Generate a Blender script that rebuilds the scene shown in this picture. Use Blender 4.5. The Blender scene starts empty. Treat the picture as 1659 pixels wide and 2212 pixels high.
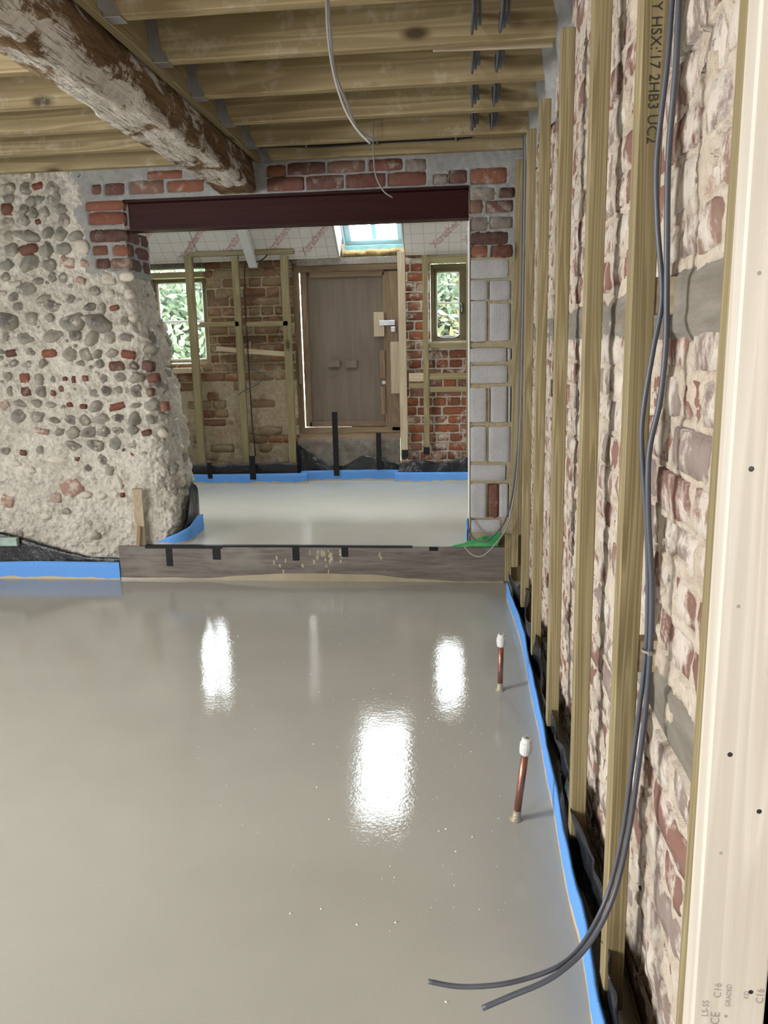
import bpy, bmesh, math, random
import numpy as np
from mathutils import Vector, Matrix

# ------------------------------------------------------------------ camera, sky, lamps, exposure
SC = bpy.context.scene
COL = SC.collection
IMG_W, IMG_H, FPX, CAM_H = 1659.0, 2212.0, 1700.0, 1.33
_y = Vector((1004 - IMG_W / 2, 750 - IMG_H / 2, FPX)).normalized()      # the room's long axis, seen by the camera
_d = Vector((1013 - IMG_W / 2, 8207.0, FPX)); _d = (_d - _y * _d.dot(_y)).normalized()
_x = _d.cross(_y)
ROT = Matrix((_x, _y, -_d))                                             # camera axes (x right, y down, z ahead) -> room axes
cam_d = bpy.data.cameras.new('camera'); cam = bpy.data.objects.new('camera', cam_d); COL.objects.link(cam)
cam_d.sensor_fit = 'VERTICAL'; cam_d.sensor_height = 24.0; cam_d.lens = FPX / IMG_H * 24.0
cam_d.clip_start = 0.02; cam_d.clip_end = 200
cam.matrix_world = Matrix.Translation((0, 0, CAM_H)) @ (ROT @ Matrix(((1, 0, 0), (0, -1, 0), (0, 0, -1)))).to_4x4()
SC.camera = cam

W = bpy.data.worlds.new('overcast_sky'); SC.world = W; W.use_nodes = True
_bg = W.node_tree.nodes['Background']; _bg.inputs[0].default_value = (0.92, 0.97, 1.0, 1); _bg.inputs[1].default_value = 26.0

def area(name, loc, target, sx, sy, watts, color=(1, 1, 1), portal=False, spread=180):
    l = bpy.data.lights.new(name, 'AREA'); l.shape = 'RECTANGLE'; l.size = sx; l.size_y = sy; l.energy = watts; l.color = color; l.spread = math.radians(spread)
    o = bpy.data.objects.new(name, l); COL.objects.link(o); o.location = loc
    o.rotation_euler = (Vector(target) - Vector(loc)).to_track_quat('-Z', 'Y').to_euler()
    if portal: l.cycles.is_portal = True
    return o
# area lamps for the unseen light from behind and left; no openings are built
area('window_light_left', (-4.08, 0.6, 1.35), (-0.6, 2.2, 0.1), 1.8, 1.3, 118, (1.0, 0.995, 0.985), spread=122)
area('window_light_rear', (-3.3, -2.6, 1.4), (-0.5, 2.5, 0.3), 0.7, 0.8, 60, (1.0, 0.985, 0.96))
area('window_light_low', (-4.08, 3.1, 0.8), (-2.0, 4.4, 0.4), 0.8, 0.8, 13, (1.0, 0.985, 0.96))  # added fill that lifts the lower flint wall; no window stands there
area('doorway_light_rear', (1.0, -1.3, 1.35), (0.35, 1.0, 1.2), 0.5, 1.6, 24, (1.0, 0.985, 0.96))
# daylight openings of the room beyond
area('portal_window_left', (-2.5, 7.16, 1.63), (-2.5, 6.0, 1.63), 0.6, 0.85, 1, portal=True)
area('portal_window_right', (-0.14, 7.16, 1.7), (-0.14, 6.0, 1.7), 0.3, 0.65, 1, portal=True)
area('portal_rooflight', (-0.77, 6.9, 2.75), (-0.77, 6.5, 2.28), 0.6, 1.0, 1, portal=True)

vs = SC.view_settings
vs.view_transform = 'Standard'; vs.look = 'None'; vs.gamma = 1.0; vs.use_curve_mapping = False; vs.exposure = 0.42
SC.cycles.adaptive_threshold = 0.06; SC.cycles.max_bounces = 6; SC.cycles.diffuse_bounces = 3; SC.cycles.transparent_max_bounces = 8
SC.cycles.caustics_reflective = False; SC.cycles.caustics_refractive = False; SC.cycles.sample_clamp_indirect = 6.0

rng = random.Random(11)
V = Vector

def at(px, py, **k):
    """survey helper: where the sight line through a photo point meets a wall, floor or other plane of the room"""
    v = ROT @ V((px - IMG_W / 2, py - IMG_H / 2, FPX)); o = V((0, 0, CAM_H))
    ax = list(k)[0]; i = 'XYZ'.index(ax); t = (k[ax] - o[i]) / v[i]
    return o + v * t

# ------------------------------------------------------------------ materials
class Mat:
    def __init__(s, name, rough=0.8, spec=0.3):
        s.m = bpy.data.materials.new(name); s.m.use_nodes = True; s.t = s.m.node_tree; s.n = s.t.nodes
        s.b = s.n['Principled BSDF']; s.b.inputs['Roughness'].default_value = rough
        s.b.inputs['Specular IOR Level'].default_value = spec
    def N(s, t, **k):
        n = s.n.new(t)
        for a, v in k.items(): setattr(n, a, v)
        return n
    def L(s, a, b): s.t.links.new(a, b)
    def put(s, sock, v):
        if hasattr(v, 'links'): s.L(v, sock)
        elif isinstance(v, (tuple, list)) and len(v) == 3 and sock.type == 'RGBA': sock.default_value = (*v, 1)
        else: sock.default_value = v
    def pos(s): return s.N('ShaderNodeNewGeometry').outputs['Position']
    def obj(s, rnd=True):
        c = s.N('ShaderNodeTexCoord').outputs['Object']
        if not rnd: return c
        m = s.N('ShaderNodeVectorMath', operation='MULTIPLY'); s.L(s.rnd(), m.inputs[0]); m.inputs[1].default_value = (17.3, 23.1, 31.7)
        a = s.N('ShaderNodeVectorMath', operation='ADD'); s.L(c, a.inputs[0]); s.L(m.outputs[0], a.inputs[1]); return a.outputs[0]
    def rnd(s): return s.N('ShaderNodeObjectInfo').outputs['Random']
    def scale(s, v, sc):
        m = s.N('ShaderNodeVectorMath', operation='MULTIPLY'); s.L(v, m.inputs[0]); m.inputs[1].default_value = sc; return m.outputs[0]
    def sep(s, v, i):
        n = s.N('ShaderNodeSeparateXYZ'); s.L(v, n.inputs[0]); return n.outputs[i]
    def noise(s, v, scale=5, detail=4, rough=0.6, dist=0.0):
        n = s.N('ShaderNodeTexNoise'); s.L(v, n.inputs['Vector']); n.inputs['Scale'].default_value = scale
        n.inputs['Detail'].default_value = detail; n.inputs['Roughness'].default_value = rough; n.inputs['Distortion'].default_value = dist
        return n.outputs['Fac']
    def voro(s, v, scale=5, feature='F1'):
        n = s.N('ShaderNodeTexVoronoi', feature=feature); s.L(v, n.inputs['Vector']); n.inputs['Scale'].default_value = scale
        return n.outputs['Distance']
    def math(s, op, a, b=0.0, c=0.0):
        n = s.N('ShaderNodeMath', operation=op)
        for i, v in enumerate((a, b, c)): s.put(n.inputs[i], v)
        return n.outputs[0]
    def ramp(s, f, stops, interp='LINEAR'):
        n = s.N('ShaderNodeValToRGB'); n.color_ramp.interpolation = interp; e = n.color_ramp.elements
        while len(e) < len(stops): e.new(0.5)
        for q, (p, c) in zip(e, stops): q.position = p; q.color = (*c, 1) if len(c) == 3 else c
        s.L(f, n.inputs[0]); return n.outputs[0]
    def step(s, f, lo, hi): 
        n = s.N('ShaderNodeMapRange'); s.put(n.inputs[0], f); n.inputs[1].default_value = lo; n.inputs[2].default_value = hi
        return n.outputs[0]
    def mix(s, f, a, b, mode='MIX'):
        n = s.N('ShaderNodeMix', data_type='RGBA', blend_type=mode); s.put(n.inputs[0], f); s.put(n.inputs[6], a); s.put(n.inputs[7], b)
        return n.outputs[2]
    def color(s, c): s.put(s.b.inputs['Base Color'], c)
    def rough(s, v): s.put(s.b.inputs['Roughness'], v)
    def bump(s, h, strength=0.4, dist=0.01):
        n = s.N('ShaderNodeBump'); n.inputs['Strength'].default_value = strength; n.inputs['Distance'].default_value = dist
        s.L(h, n.inputs['Height']); s.L(n.outputs[0], s.b.inputs['Normal'])

def plain(name, c, rough=0.6, spec=0.4, metal=0.0, var=0.12, vscale=12, bump=0.0):
    m = Mat(name, rough, spec); m.b.inputs['Metallic'].default_value = metal
    n = m.noise(m.obj(), vscale, 4)
    m.color(m.ramp(n, [(0.25, tuple(v * (1 - var) for v in c)), (0.75, tuple(min(1, v * (1 + var)) for v in c))]))
    if bump: m.bump(n, bump, 0.004)
    return m.m

def wood(name, axis, light, dark, rough=0.62, knots=True, grain=1.0, dirt=None, rings=16.0, ringmix=0.6):
    m = Mat(name, rough, 0.3); v = m.obj()
    sc = [26.0 * grain] * 3; sc[axis] = 0.9
    g = m.noise(m.scale(v, tuple(sc)), 1.0, 3, 0.55, 0.25)
    fine = [120.0] * 3; fine[axis] = 2.0
    g2 = m.noise(m.scale(v, tuple(fine)), 1.0, 2)
    big = m.noise(v, 1.6, 3)
    c = m.ramp(g, [(0.28, tuple(0.5 * a + 0.5 * b for a, b in zip(light, dark))), (0.5, light), (0.72, tuple(0.6 * a + 0.4 * b for a, b in zip(light, dark)))])
    lsc = [9.0 * grain] * 3; lsc[axis] = 0.55
    ln = m.math('FRACT', m.math('MULTIPLY', m.noise(m.scale(v, tuple(lsc)), 1.0, 2, 0.45, 0.15), rings))
    c = m.mix(m.math('MULTIPLY', m.math('MULTIPLY', m.step(ln, 0.0, 0.55), m.step(ln, 1.0, 0.80)), ringmix), c, tuple(0.8 * a for a in dark))
    c = m.mix(m.math('MULTIPLY', m.step(g2, 0.45, 0.75), 0.35), c, dark)
    c = m.mix(m.math('MULTIPLY', m.step(big, 0.35, 0.7), 0.35), c, tuple(0.72 * a for a in light))
    if knots:
        ks = [5.2] * 3; ks[axis] = 2.3
        k = m.voro(m.scale(v, tuple(ks)), 1.0)
        c = m.mix(m.step(k, 0.15, 0.07), c, tuple(0.38 * a for a in dark))
    if dirt:
        dn = m.noise(v, 9, 5, 0.7); c = m.mix(m.math('MULTIPLY', m.step(dn, 0.55, 0.68), 0.5), c, dirt)
    m.color(c); m.bump(g2, 0.12, 0.003)
    return m.m

TRL, TRD = (0.385, 0.325, 0.185), (0.205, 0.155, 0.07)      # green-treated pine
M = {}
for a, n in enumerate('xyz'):
    M['treated_' + n] = wood('treated_timber_' + n, a, TRL, TRD, grain=2.6, rings=13, ringmix=0.75)
    M['pale_' + n] = wood('pale_sawn_timber_' + n, a, (0.62, 0.52, 0.38), (0.48, 0.38, 0.25))
    M['brown_' + n] = wood('brown_timber_' + n, a, (0.32, 0.225, 0.14), (0.21, 0.14, 0.08))
M['joist'] = wood('joist_timber', 0, (0.45, 0.365, 0.205), (0.22, 0.155, 0.072), dirt=(0.50, 0.46, 0.37), rings=11)
M['spruce'] = wood('planed_spruce', 2, (0.72, 0.67, 0.595), (0.60, 0.53, 0.43), 0.5, knots=False, grain=1.6, rings=9, ringmix=0.45)
M['ply'] = wood('plywood_sheet', 2, (0.235, 0.185, 0.145), (0.17, 0.13, 0.10), 0.7, knots=False, grain=0.6, rings=8, ringmix=0.3)
M['olive_paint'] = plain('olive_paint', (0.125, 0.10, 0.05), 0.45)
M['galv'] = plain('galvanised_steel', (0.55, 0.57, 0.60), 0.30, 0.5, 0.85, 0.12, 20)
M['dark_iron'] = plain('dark_iron', (0.035, 0.033, 0.03), 0.4, 0.5, 0.5)
M['white_paint'] = plain('white_paint', (0.80, 0.82, 0.84), 0.4, 0.4, 0, 0.04)
M['pvc_grey'] = plain('grey_white_lacquer', (0.46, 0.48, 0.50), 0.45, 0.4, 0, 0.05)
M['cyan_timber'] = plain('blue_green_treated_timber', (0.20, 0.40, 0.40), 0.6, 0.3, 0, 0.25, 14)
M['cable_grey'] = plain('grey_cable_sheath', (0.085, 0.092, 0.115), 0.42, 0.4, 0, 0.1)
M['cable_pale'] = plain('pale_grey_cable', (0.26, 0.255, 0.245), 0.45, 0.4)
M['cable_black'] = plain('black_cable', (0.022, 0.022, 0.025), 0.45, 0.4)
M['ink'] = plain('black_ink', (0.05, 0.05, 0.04), 0.8, 0.1)
M['ink_faint'] = plain('faded_ink', (0.36, 0.33, 0.29), 0.8, 0.1)
M['ink_red'] = plain('red_print', (0.52, 0.22, 0.21), 0.8, 0.1)
M['green_sheet'] = plain('green_plastic_sheet', (0.05, 0.30, 0.09), 0.4, 0.5, 0, 0.3, 20)
M['splash'] = plain('screed_splash', (0.34, 0.29, 0.20), 0.25, 0.5)
M['plastic_white'] = plain('white_plastic', (0.66, 0.67, 0.66), 0.4, 0.4, 0, 0.12, 60)
M['bark'] = plain('tree_bark', (0.10, 0.08, 0.06), 0.9)
M['wool'] = plain('mineral_wool', (0.22, 0.15, 0.07), 0.95, 0.1, 0, 0.5, 30, 0.8)
M['grass'] = plain('rough_grass', (0.10, 0.15, 0.05), 0.95, 0.1, 0, 0.4, 3)
M['deck'] = plain('chipboard_deck', (0.30, 0.22, 0.13), 0.8, 0.2, 0, 0.2, 60)
M['plaster_wall'] = plain('bare_plaster', (0.55, 0.52, 0.46), 0.9, 0.2, 0, 0.15, 3)
M['knot_bare'] = plain('teal_offcut', (0.32, 0.42, 0.38), 0.7, 0.3, 0, 0.35, 30)

def make_screed(name, c, rough=0.035, spec=0.5):
    m = Mat(name, rough, spec); v = m.pos()
    n = m.noise(v, 1.3, 4, 0.55); s = m.noise(v, 160, 2)
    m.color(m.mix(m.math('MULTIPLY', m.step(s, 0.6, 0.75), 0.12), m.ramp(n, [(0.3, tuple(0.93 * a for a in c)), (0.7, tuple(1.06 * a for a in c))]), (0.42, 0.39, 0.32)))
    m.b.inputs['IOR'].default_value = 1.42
    w = m.noise(v, 75, 3, 0.65); w2 = m.noise(v, 6, 2, 0.5)
    m.bump(m.math('ADD', m.math('MULTIPLY', w, 0.40), w2), 0.065, 0.012)
    return m.m
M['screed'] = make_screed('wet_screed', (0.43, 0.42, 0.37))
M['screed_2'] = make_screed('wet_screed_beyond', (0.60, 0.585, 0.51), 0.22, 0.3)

m = Mat('red_oxide_primer', 0.5, 0.14); n = m.noise(m.scale(m.pos(), (3, 40, 60)), 1.0, 3)
m.color(m.ramp(n, [(0.3, (0.026, 0.006, 0.006)), (0.7, (0.038, 0.009, 0.009))])); M['red_oxide'] = m.m

m = Mat('copper_tube', 0.38, 0.5); m.b.inputs['Metallic'].default_value = 0.7
n = m.noise(m.obj(), 25, 4); m.color(m.ramp(n, [(0.3, (0.22, 0.10, 0.07)), (0.7, (0.34, 0.165, 0.115))])); M['copper'] = m.m

m = Mat('blue_foam', 0.75, 0.2); v = m.pos(); z = m.sep(v, 2); n = m.noise(v, 14, 4)
blue = m.ramp(m.noise(v, 220, 2), [(0.3, (0.10, 0.29, 0.72)), (0.7, (0.16, 0.39, 0.86))])
m.color(blue); M['blue_foam'] = m.m
def splashed_blue(name, z0):
    m = Mat(name, 0.75, 0.2); v = m.pos(); z = m.sep(v, 2); n = m.noise(v, 9, 4)
    blue = m.ramp(m.noise(v, 220, 2), [(0.3, (0.10, 0.29, 0.72)), (0.7, (0.16, 0.39, 0.86))])
    e = m.math('SUBTRACT', m.math('SUBTRACT', z, z0), m.math('MULTIPLY', n, 0.05))
    m.color(m.mix(m.step(e, -0.010, -0.013), blue, (0.50, 0.44, 0.32)))      # dried screed splashes at the foot
    return m.m
M['blue_foam_low'] = splashed_blue('splashed_blue_foam', 0.0)
M['blue_foam_high'] = splashed_blue('splashed_blue_foam_beyond', 0.205)

m = Mat('black_polythene', 0.28, 0.5); v = m.pos(); n = m.noise(v, 18, 4, 0.6, 0.6)
m.color(m.ramp(m.noise(v, 5, 4), [(0.4, (0.010, 0.011, 0.014)), (0.8, (0.035, 0.038, 0.045))])); m.bump(n, 0.55, 0.02); M['polythene'] = m.m
m = Mat('black_tape', 0.5, 0.2); m.color((0.012, 0.012, 0.014)); M['tape'] = m.m

def brick_mat(name, stops, wash=(0.60, 0.53, 0.45), lo=0.55, hi=0.66, wscale=9.0, washmax=0.85, streak=(1, 1, 1)):
    m = Mat(name, 0.9, 0.15); v = m.pos()
    base = m.ramp(m.rnd(), stops, 'CONSTANT')
    n1 = m.noise(v, 24, 5, 0.65); n2 = m.noise(m.scale(v, streak), wscale, 6, 0.68, 0.3)
    c = m.mix(m.step(n1, 0.40, 0.72), base, m.mix(0.5, base, (0.20, 0.15, 0.12)))
    # lime wash and mortar smears left on the brick, a little more on some than on others
    f = m.math('ADD', n2, m.math('MULTIPLY', m.math('SUBTRACT', m.rnd(), 0.5), 0.10))
    w = m.mix(m.noise(v, 60, 3), tuple(0.82 * a for a in wash), tuple(min(1, 1.12 * a) for a in wash))
    c = m.mix(m.math('MULTIPLY', m.step(f, lo, hi), washmax), c, w)
    m.color(c); m.bump(m.math('ADD', n1, m.math('MULTIPLY', n2, 1.5)), 0.75, 0.008)
    return m.m
RED = [(0.0, (0.205, 0.070, 0.045)), (0.22, (0.165, 0.070, 0.052)), (0.45, (0.235, 0.092, 0.058)), (0.68, (0.125, 0.062, 0.052)), (0.85, (0.195, 0.110, 0.082))]
M['brick_wash'] = brick_mat('limewashed_brick', [(0.0, (0.25, 0.135, 0.11)), (0.25, (0.30, 0.24, 0.215)), (0.45, (0.22, 0.11, 0.09)), (0.6, (0.29, 0.185, 0.15)), (0.8, (0.27, 0.205, 0.18))],
                            (0.66, 0.60, 0.53), 0.455, 0.545, 11.0, 0.88, (1, 1, 0.75))
M['brick_red'] = brick_mat('red_brick', RED, (0.44, 0.40, 0.35), 0.56, 0.70, 14, 0.6)
M['brick_dark'] = brick_mat('dark_brick', [(0.0, (0.09, 0.045, 0.04)), (0.4, (0.125, 0.05, 0.04)), (0.7, (0.085, 0.06, 0.055))], (0.4, 0.36, 0.31), 0.62, 0.75, 14, 0.5)
M['brick_grey'] = brick_mat('grey_mortared_brick', [(0.0, (0.27, 0.24, 0.21)), (0.5, (0.22, 0.19, 0.165))], (0.44, 0.42, 0.38), 0.5, 0.65, 14, 0.6)
M['brick_old'] = brick_mat('aged_brown_brick', [(0.0, (0.20, 0.12, 0.065)), (0.2, (0.28, 0.20, 0.115)), (0.4, (0.19, 0.085, 0.045)), (0.6, (0.25, 0.165, 0.09)), (0.8, (0.26, 0.12, 0.06))], (0.42, 0.34, 0.23), 0.53, 0.68, 10, 0.7)
M['brick_orange'] = brick_mat('orange_brick_with_lime', [(0.0, (0.33, 0.11, 0.05)), (0.3, (0.25, 0.085, 0.05)), (0.6, (0.29, 0.14, 0.09)), (0.85, (0.20, 0.08, 0.055))], (0.62, 0.54, 0.45), 0.54, 0.64, 10, 0.8)
M['brick_pale'] = brick_mat('pink_plastered_brick', [(0.0, (0.42, 0.31, 0.26)), (0.5, (0.36, 0.22, 0.17))], (0.58, 0.52, 0.45), 0.5, 0.62, 16, 0.8)

def mortar_mat(name, c1, c2, scale=30, strength=0.9, specks=None):
    m = Mat(name, 0.95, 0.1); v = m.pos(); n = m.noise(v, scale, 6, 0.7); b = m.noise(v, 4, 4)
    c = m.ramp(m.math('ADD', m.math('MULTIPLY', n, 0.6), m.math('MULTIPLY', b, 0.4)), [(0.35, c1), (0.65, c2)])
    if specks: c = m.mix(m.math('MULTIPLY', m.step(m.noise(v, 11, 5, 0.7), 0.60, 0.68), 0.7), c, specks)
    m.color(c); m.bump(n, strength, 0.012)
    return m.m
M['mortar_lime'] = mortar_mat('cream_lime_mortar', (0.50, 0.41, 0.32), (0.68, 0.61, 0.52), 34, 1.0, (0.36, 0.22, 0.17))
M['mortar_flint'] = mortar_mat('pale_lime_mortar', (0.38, 0.35, 0.29), (0.80, 0.765, 0.685), 40, 1.0, (0.24, 0.22, 0.185))
M['mortar_grey'] = mortar_mat('grey_cement_mortar', (0.24, 0.24, 0.235), (0.36, 0.36, 0.35), 28, 0.6)
M['mortar_olive'] = mortar_mat('sandy_mortar', (0.33, 0.28, 0.18), (0.42, 0.36, 0.24), 50, 0.6)
M['mortar_old'] = mortar_mat('brown_lime_mortar', (0.30, 0.22, 0.13), (0.50, 0.42, 0.31), 26, 1.0, (0.22, 0.13, 0.08))
M['mortar_bright'] = mortar_mat('white_lime_mortar', (0.50, 0.44, 0.37), (0.68, 0.62, 0.54), 30, 0.9)
m = Mat('aircrete', 0.95, 0.1); v = m.pos(); n = m.noise(v, 90, 4, 0.7); s = m.noise(m.scale(v, (140, 10, 6)), 1.0, 2)
m.color(m.ramp(m.math('ADD', m.math('MULTIPLY', n, 0.5), m.math('MULTIPLY', m.noise(v, 7, 3), 0.5)), [(0.35, (0.36, 0.36, 0.37)), (0.65, (0.48, 0.48, 0.49))]))
m.bump(m.math('ADD', n, m.math('MULTIPLY', s, 0.6)), 0.5, 0.005); M['aircrete'] = m.m

m = Mat('old_grey_timber', 0.9, 0.15); v = m.pos(); n = m.noise(m.scale(v, (30, 3, 22)), 1.0, 5, 0.7); b = m.noise(v, 9, 4)
m.color(m.mix(m.step(b, 0.5, 0.7), m.ramp(n, [(0.3, (0.155, 0.14, 0.115)), (0.7, (0.30, 0.275, 0.235))]), (0.20, 0.15, 0.12))); m.bump(n, 0.7, 0.01); M['old_timber'] = m.m

def flint_mat(name, core, rim):
    m = Mat(name, 0.5, 0.4); o = m.obj(False); v = m.pos()
    d = m.N('ShaderNodeVectorMath', operation='LENGTH'); m.L(m.scale(o, (1, 0.4, 1)), d.inputs[0])
    n = m.noise(v, 45, 4, 0.6); f = m.math('ADD', d.outputs['Value'], m.math('MULTIPLY', m.math('SUBTRACT', n, 0.5), 0.8))
    f = m.math('ADD', f, m.math('MULTIPLY', m.math('SUBTRACT', m.rnd(), 0.5), 0.4))
    c = m.ramp(f, [(0.25, core), (0.50, tuple((a + b) / 2 for a, b in zip(core, rim))), (0.8, rim)])
    c = m.mix(m.math('MULTIPLY', m.step(m.noise(v, 16, 5, 0.7), 0.56, 0.64), 0.75), c, (0.58, 0.52, 0.43))
    m.color(c); m.bump(n, 0.35, 0.006); return m.m
M['flint_g'] = flint_mat('grey_flint', (0.17, 0.165, 0.145), (0.32, 0.30, 0.25))
M['flint_d'] = flint_mat('dark_flint', (0.075, 0.07, 0.062), (0.27, 0.25, 0.21))
M['flint_p'] = flint_mat('pale_flint', (0.48, 0.43, 0.36), (0.58, 0.53, 0.45))

m = Mat('insulation_foil_face', 0.5, 0.3); v = m.pos(); x = m.sep(v, 0); y = m.sep(v, 1)
COS40 = math.cos(math.radians(40)); SIN40 = math.sin(math.radians(40)); TAN40 = SIN40 / COS40
lx = m.math('LESS_THAN', m.math('FRACT', m.math('MULTIPLY', m.math('ADD', x, 9.03), 10.0)), 0.035)
ly = m.math('LESS_THAN', m.math('FRACT', m.math('MULTIPLY', m.math('ADD', y, 9.0), 10.0 / COS40)), 0.035)
m.color(m.mix(m.math('MULTIPLY', m.math('MAXIMUM', lx, ly), 0.8), m.ramp(m.noise(v, 3, 3), [(0.3, (0.78, 0.755, 0.74)), (0.7, (0.83, 0.81, 0.79))]), (0.36, 0.36, 0.36)))
M['insulation'] = m.m

m = Mat('vinyl_plank_board', 0.5, 0.35); v = m.pos(); n = m.noise(m.scale(v, (3.5, 1, 45)), 1.0, 4, 0.65, 0.3); b = m.noise(m.scale(v, (2.2, 1, 4)), 1.0, 3)
c = m.ramp(n, [(0.3, (0.085, 0.07, 0.06)), (0.7, (0.20, 0.175, 0.155))])
c = m.mix(m.math('MULTIPLY', m.step(b, 0.5, 0.66), 0.75), c, (0.235, 0.22, 0.195)); m.color(c); M['vinyl'] = m.m

m = Mat('limewashed_oak_beam', 0.9, 0.12); v = m.pos(); g = m.noise(m.scale(v, (14, 2.2, 14)), 1.0, 6, 0.7, 0.4); p = m.noise(m.scale(v, (1.6, 0.9, 1.6)), 4.0, 6, 0.72, 0.5)
nx = m.sep(m.N('ShaderNodeNewGeometry').outputs['Normal'], 2)
wood_c = m.ramp(g, [(0.3, (0.085, 0.05, 0.028)), (0.55, (0.21, 0.135, 0.075)), (0.75, (0.36, 0.27, 0.175))])
wh = m.ramp(m.noise(v, 26, 4), [(0.3, (0.48, 0.43, 0.36)), (0.7, (0.66, 0.63, 0.58))])
side = m.step(m.math('ADD', m.sep(v, 0), m.math('MULTIPLY', m.sep(v, 2), 0.5)), -0.045, 0.01)                       # the side face kept less of the old lime wash than the underside
f = m.math('SUBTRACT', p, m.math('MULTIPLY', side, 0.115))
end = m.step(m.sep(v, 1), 4.20, 4.34)
f = m.math('SUBTRACT', f, m.math('MULTIPLY', end, 0.4))
crk = m.noise(m.scale(v, (16, 0.9, 16)), 1.0, 4, 0.6, 0.6); crk = m.math('MULTIPLY', m.step(crk, 0.485, 0.5), m.step(crk, 0.515, 0.5))
m.color(m.mix(m.math('MULTIPLY', crk, 0.75), m.mix(m.step(f, 0.415, 0.475), wood_c, wh), (0.06, 0.04, 0.025))); m.bump(m.math('ADD', g, m.math('MULTIPLY', p, 1.4)), 0.9, 0.02); M['oak'] = m.m

m = Mat('window_glass', 0.02, 0.5); gl = m.N('ShaderNodeBsdfGlossy'); gl.inputs['Roughness'].default_value = 0.01
tr = m.N('ShaderNodeBsdfTransparent'); tr.inputs[0].default_value = (0.96, 0.98, 0.98, 1); mx = m.N('ShaderNodeMixShader'); mx.inputs[0].default_value = 0.06
m.L(tr.outputs[0], mx.inputs[1]); m.L(gl.outputs[0], mx.inputs[2]); m.L(mx.outputs[0], m.n['Material Output'].inputs[0]); M['glass'] = m.m

def leaf_mat(name, stops):
    m = Mat(name, 0.6, 0.2); m.color(m.ramp(m.noise(m.pos(), 2.6, 4, 0.7), stops)); m.b.inputs['Subsurface Weight'].default_value = 0.0
    tl = m.N('ShaderNodeBsdfTranslucent'); tl.inputs[0].default_value = (0.045, 0.065, 0.04, 1); ad = m.N('ShaderNodeMixShader'); ad.inputs[0].default_value = 0.35
    m.L(m.b.outputs[0], ad.inputs[1]); m.L(tl.outputs[0], ad.inputs[2]); m.L(ad.outputs[0], m.n['Material Output'].inputs[0]); return m.m
M['leaf'] = leaf_mat('hedge_leaf', [(0.35, (0.055, 0.075, 0.050)), (0.5, (0.095, 0.125, 0.075)), (0.65, (0.15, 0.165, 0.10))])
M['leaf_orange'] = leaf_mat('orange_leaf', [(0.4, (0.16, 0.10, 0.03)), (0.6, (0.20, 0.14, 0.05))])

# ------------------------------------------------------------------ mesh helpers
WL = {}                                                       # world location of every object built here
def mesh(name, verts, faces, smooth=False):
    me = bpy.data.meshes.new(name); me.from_pydata([tuple(v) for v in verts], [], faces); me.update()
    if smooth: me.polygons.foreach_set('use_smooth', [True] * len(me.polygons))
    return me
def link(name, me, mat, parent=None, loc=(0, 0, 0), scale=(1, 1, 1), rz=0.0):
    o = bpy.data.objects.new(name, me); COL.objects.link(o)
    if me is not None and mat is not None and not me.materials: me.materials.append(mat)
    o.scale = scale; o.rotation_euler = (0, 0, rz); WL[o.name] = V(loc)
    o.location = V(loc) - (WL[parent.name] if parent else V((0, 0, 0)))
    if parent: o.parent = parent
    return o
def solid(name, vf, mat, parent=None, smooth=False):
    """verts in room coordinates -> an object whose origin sits at the middle of its base"""
    v, f = vf; a = np.array([tuple(p) for p in v], dtype=float)
    c = np.array([(a[:, 0].min() + a[:, 0].max()) / 2, (a[:, 1].min() + a[:, 1].max()) / 2, a[:, 2].min()])
    return link(name, mesh(name, a - c, f, smooth), mat, parent, tuple(c))
def thing(name, loc=(0, 0, 0)): return link(name, None, None, None, loc)
def tag(o, label=None, cat=None, group=None, kind=None):
    for k, v in (('label', label), ('category', cat), ('group', group), ('kind', kind)):
        if v: o[k] = v
    return o
def join(*parts):
    V_, F_ = [], []
    for v, f in parts:
        b = len(V_); V_ += list(v); F_ += [tuple(i + b for i in q) for q in f]
    return V_, F_
def box(x0, x1, y0, y1, z0, z1, bev=0.002):
    bev = min(bev, 0.3 * min(x1 - x0, y1 - y0, z1 - z0))
    bm = bmesh.new(); bmesh.ops.create_cube(bm, size=1.0)
    bmesh.ops.transform(bm, verts=bm.verts, matrix=Matrix.Translation(((x0 + x1) / 2, (y0 + y1) / 2, (z0 + z1) / 2)) @ Matrix.Diagonal((x1 - x0, y1 - y0, z1 - z0, 1)))
    if bev > 0: bmesh.ops.bevel(bm, geom=bm.edges[:], offset=bev, segments=1, affect='EDGES')
    bm.verts.index_update(); r = [v.co.copy() for v in bm.verts], [tuple(v.index for v in f.verts) for f in bm.faces]; bm.free(); return r
def bar(p0, p1, w, h, up=(0, 0, 1), bev=0.002):
    """a timber of section w x h between two points"""
    p0, p1 = V(p0), V(p1); d = (p1 - p0); L = d.length; d.normalize(); s = d.cross(V(up)).normalized(); u = s.cross(d)
    v, f = box(-w / 2, w / 2, 0, L, -h / 2, h / 2, bev)
    return [p0 + s * a.x + d * a.y + u * a.z for a in v], f
def smooth_path(pts, n=8):
    P = [V(p) for p in pts]; P = [P[0] * 2 - P[1]] + P + [P[-1] * 2 - P[-2]]; out = []
    for i in range(1, len(P) - 2):
        for k in range(n):
            t = k / n; a, b, c, d = P[i - 1:i + 3]
            out.append(0.5 * ((2 * b) + (c - a) * t + (2 * a - 5 * b + 4 * c - d) * t * t + (3 * b - a - 3 * c + d) * t ** 3))
    return out + [P[-2]]
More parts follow.
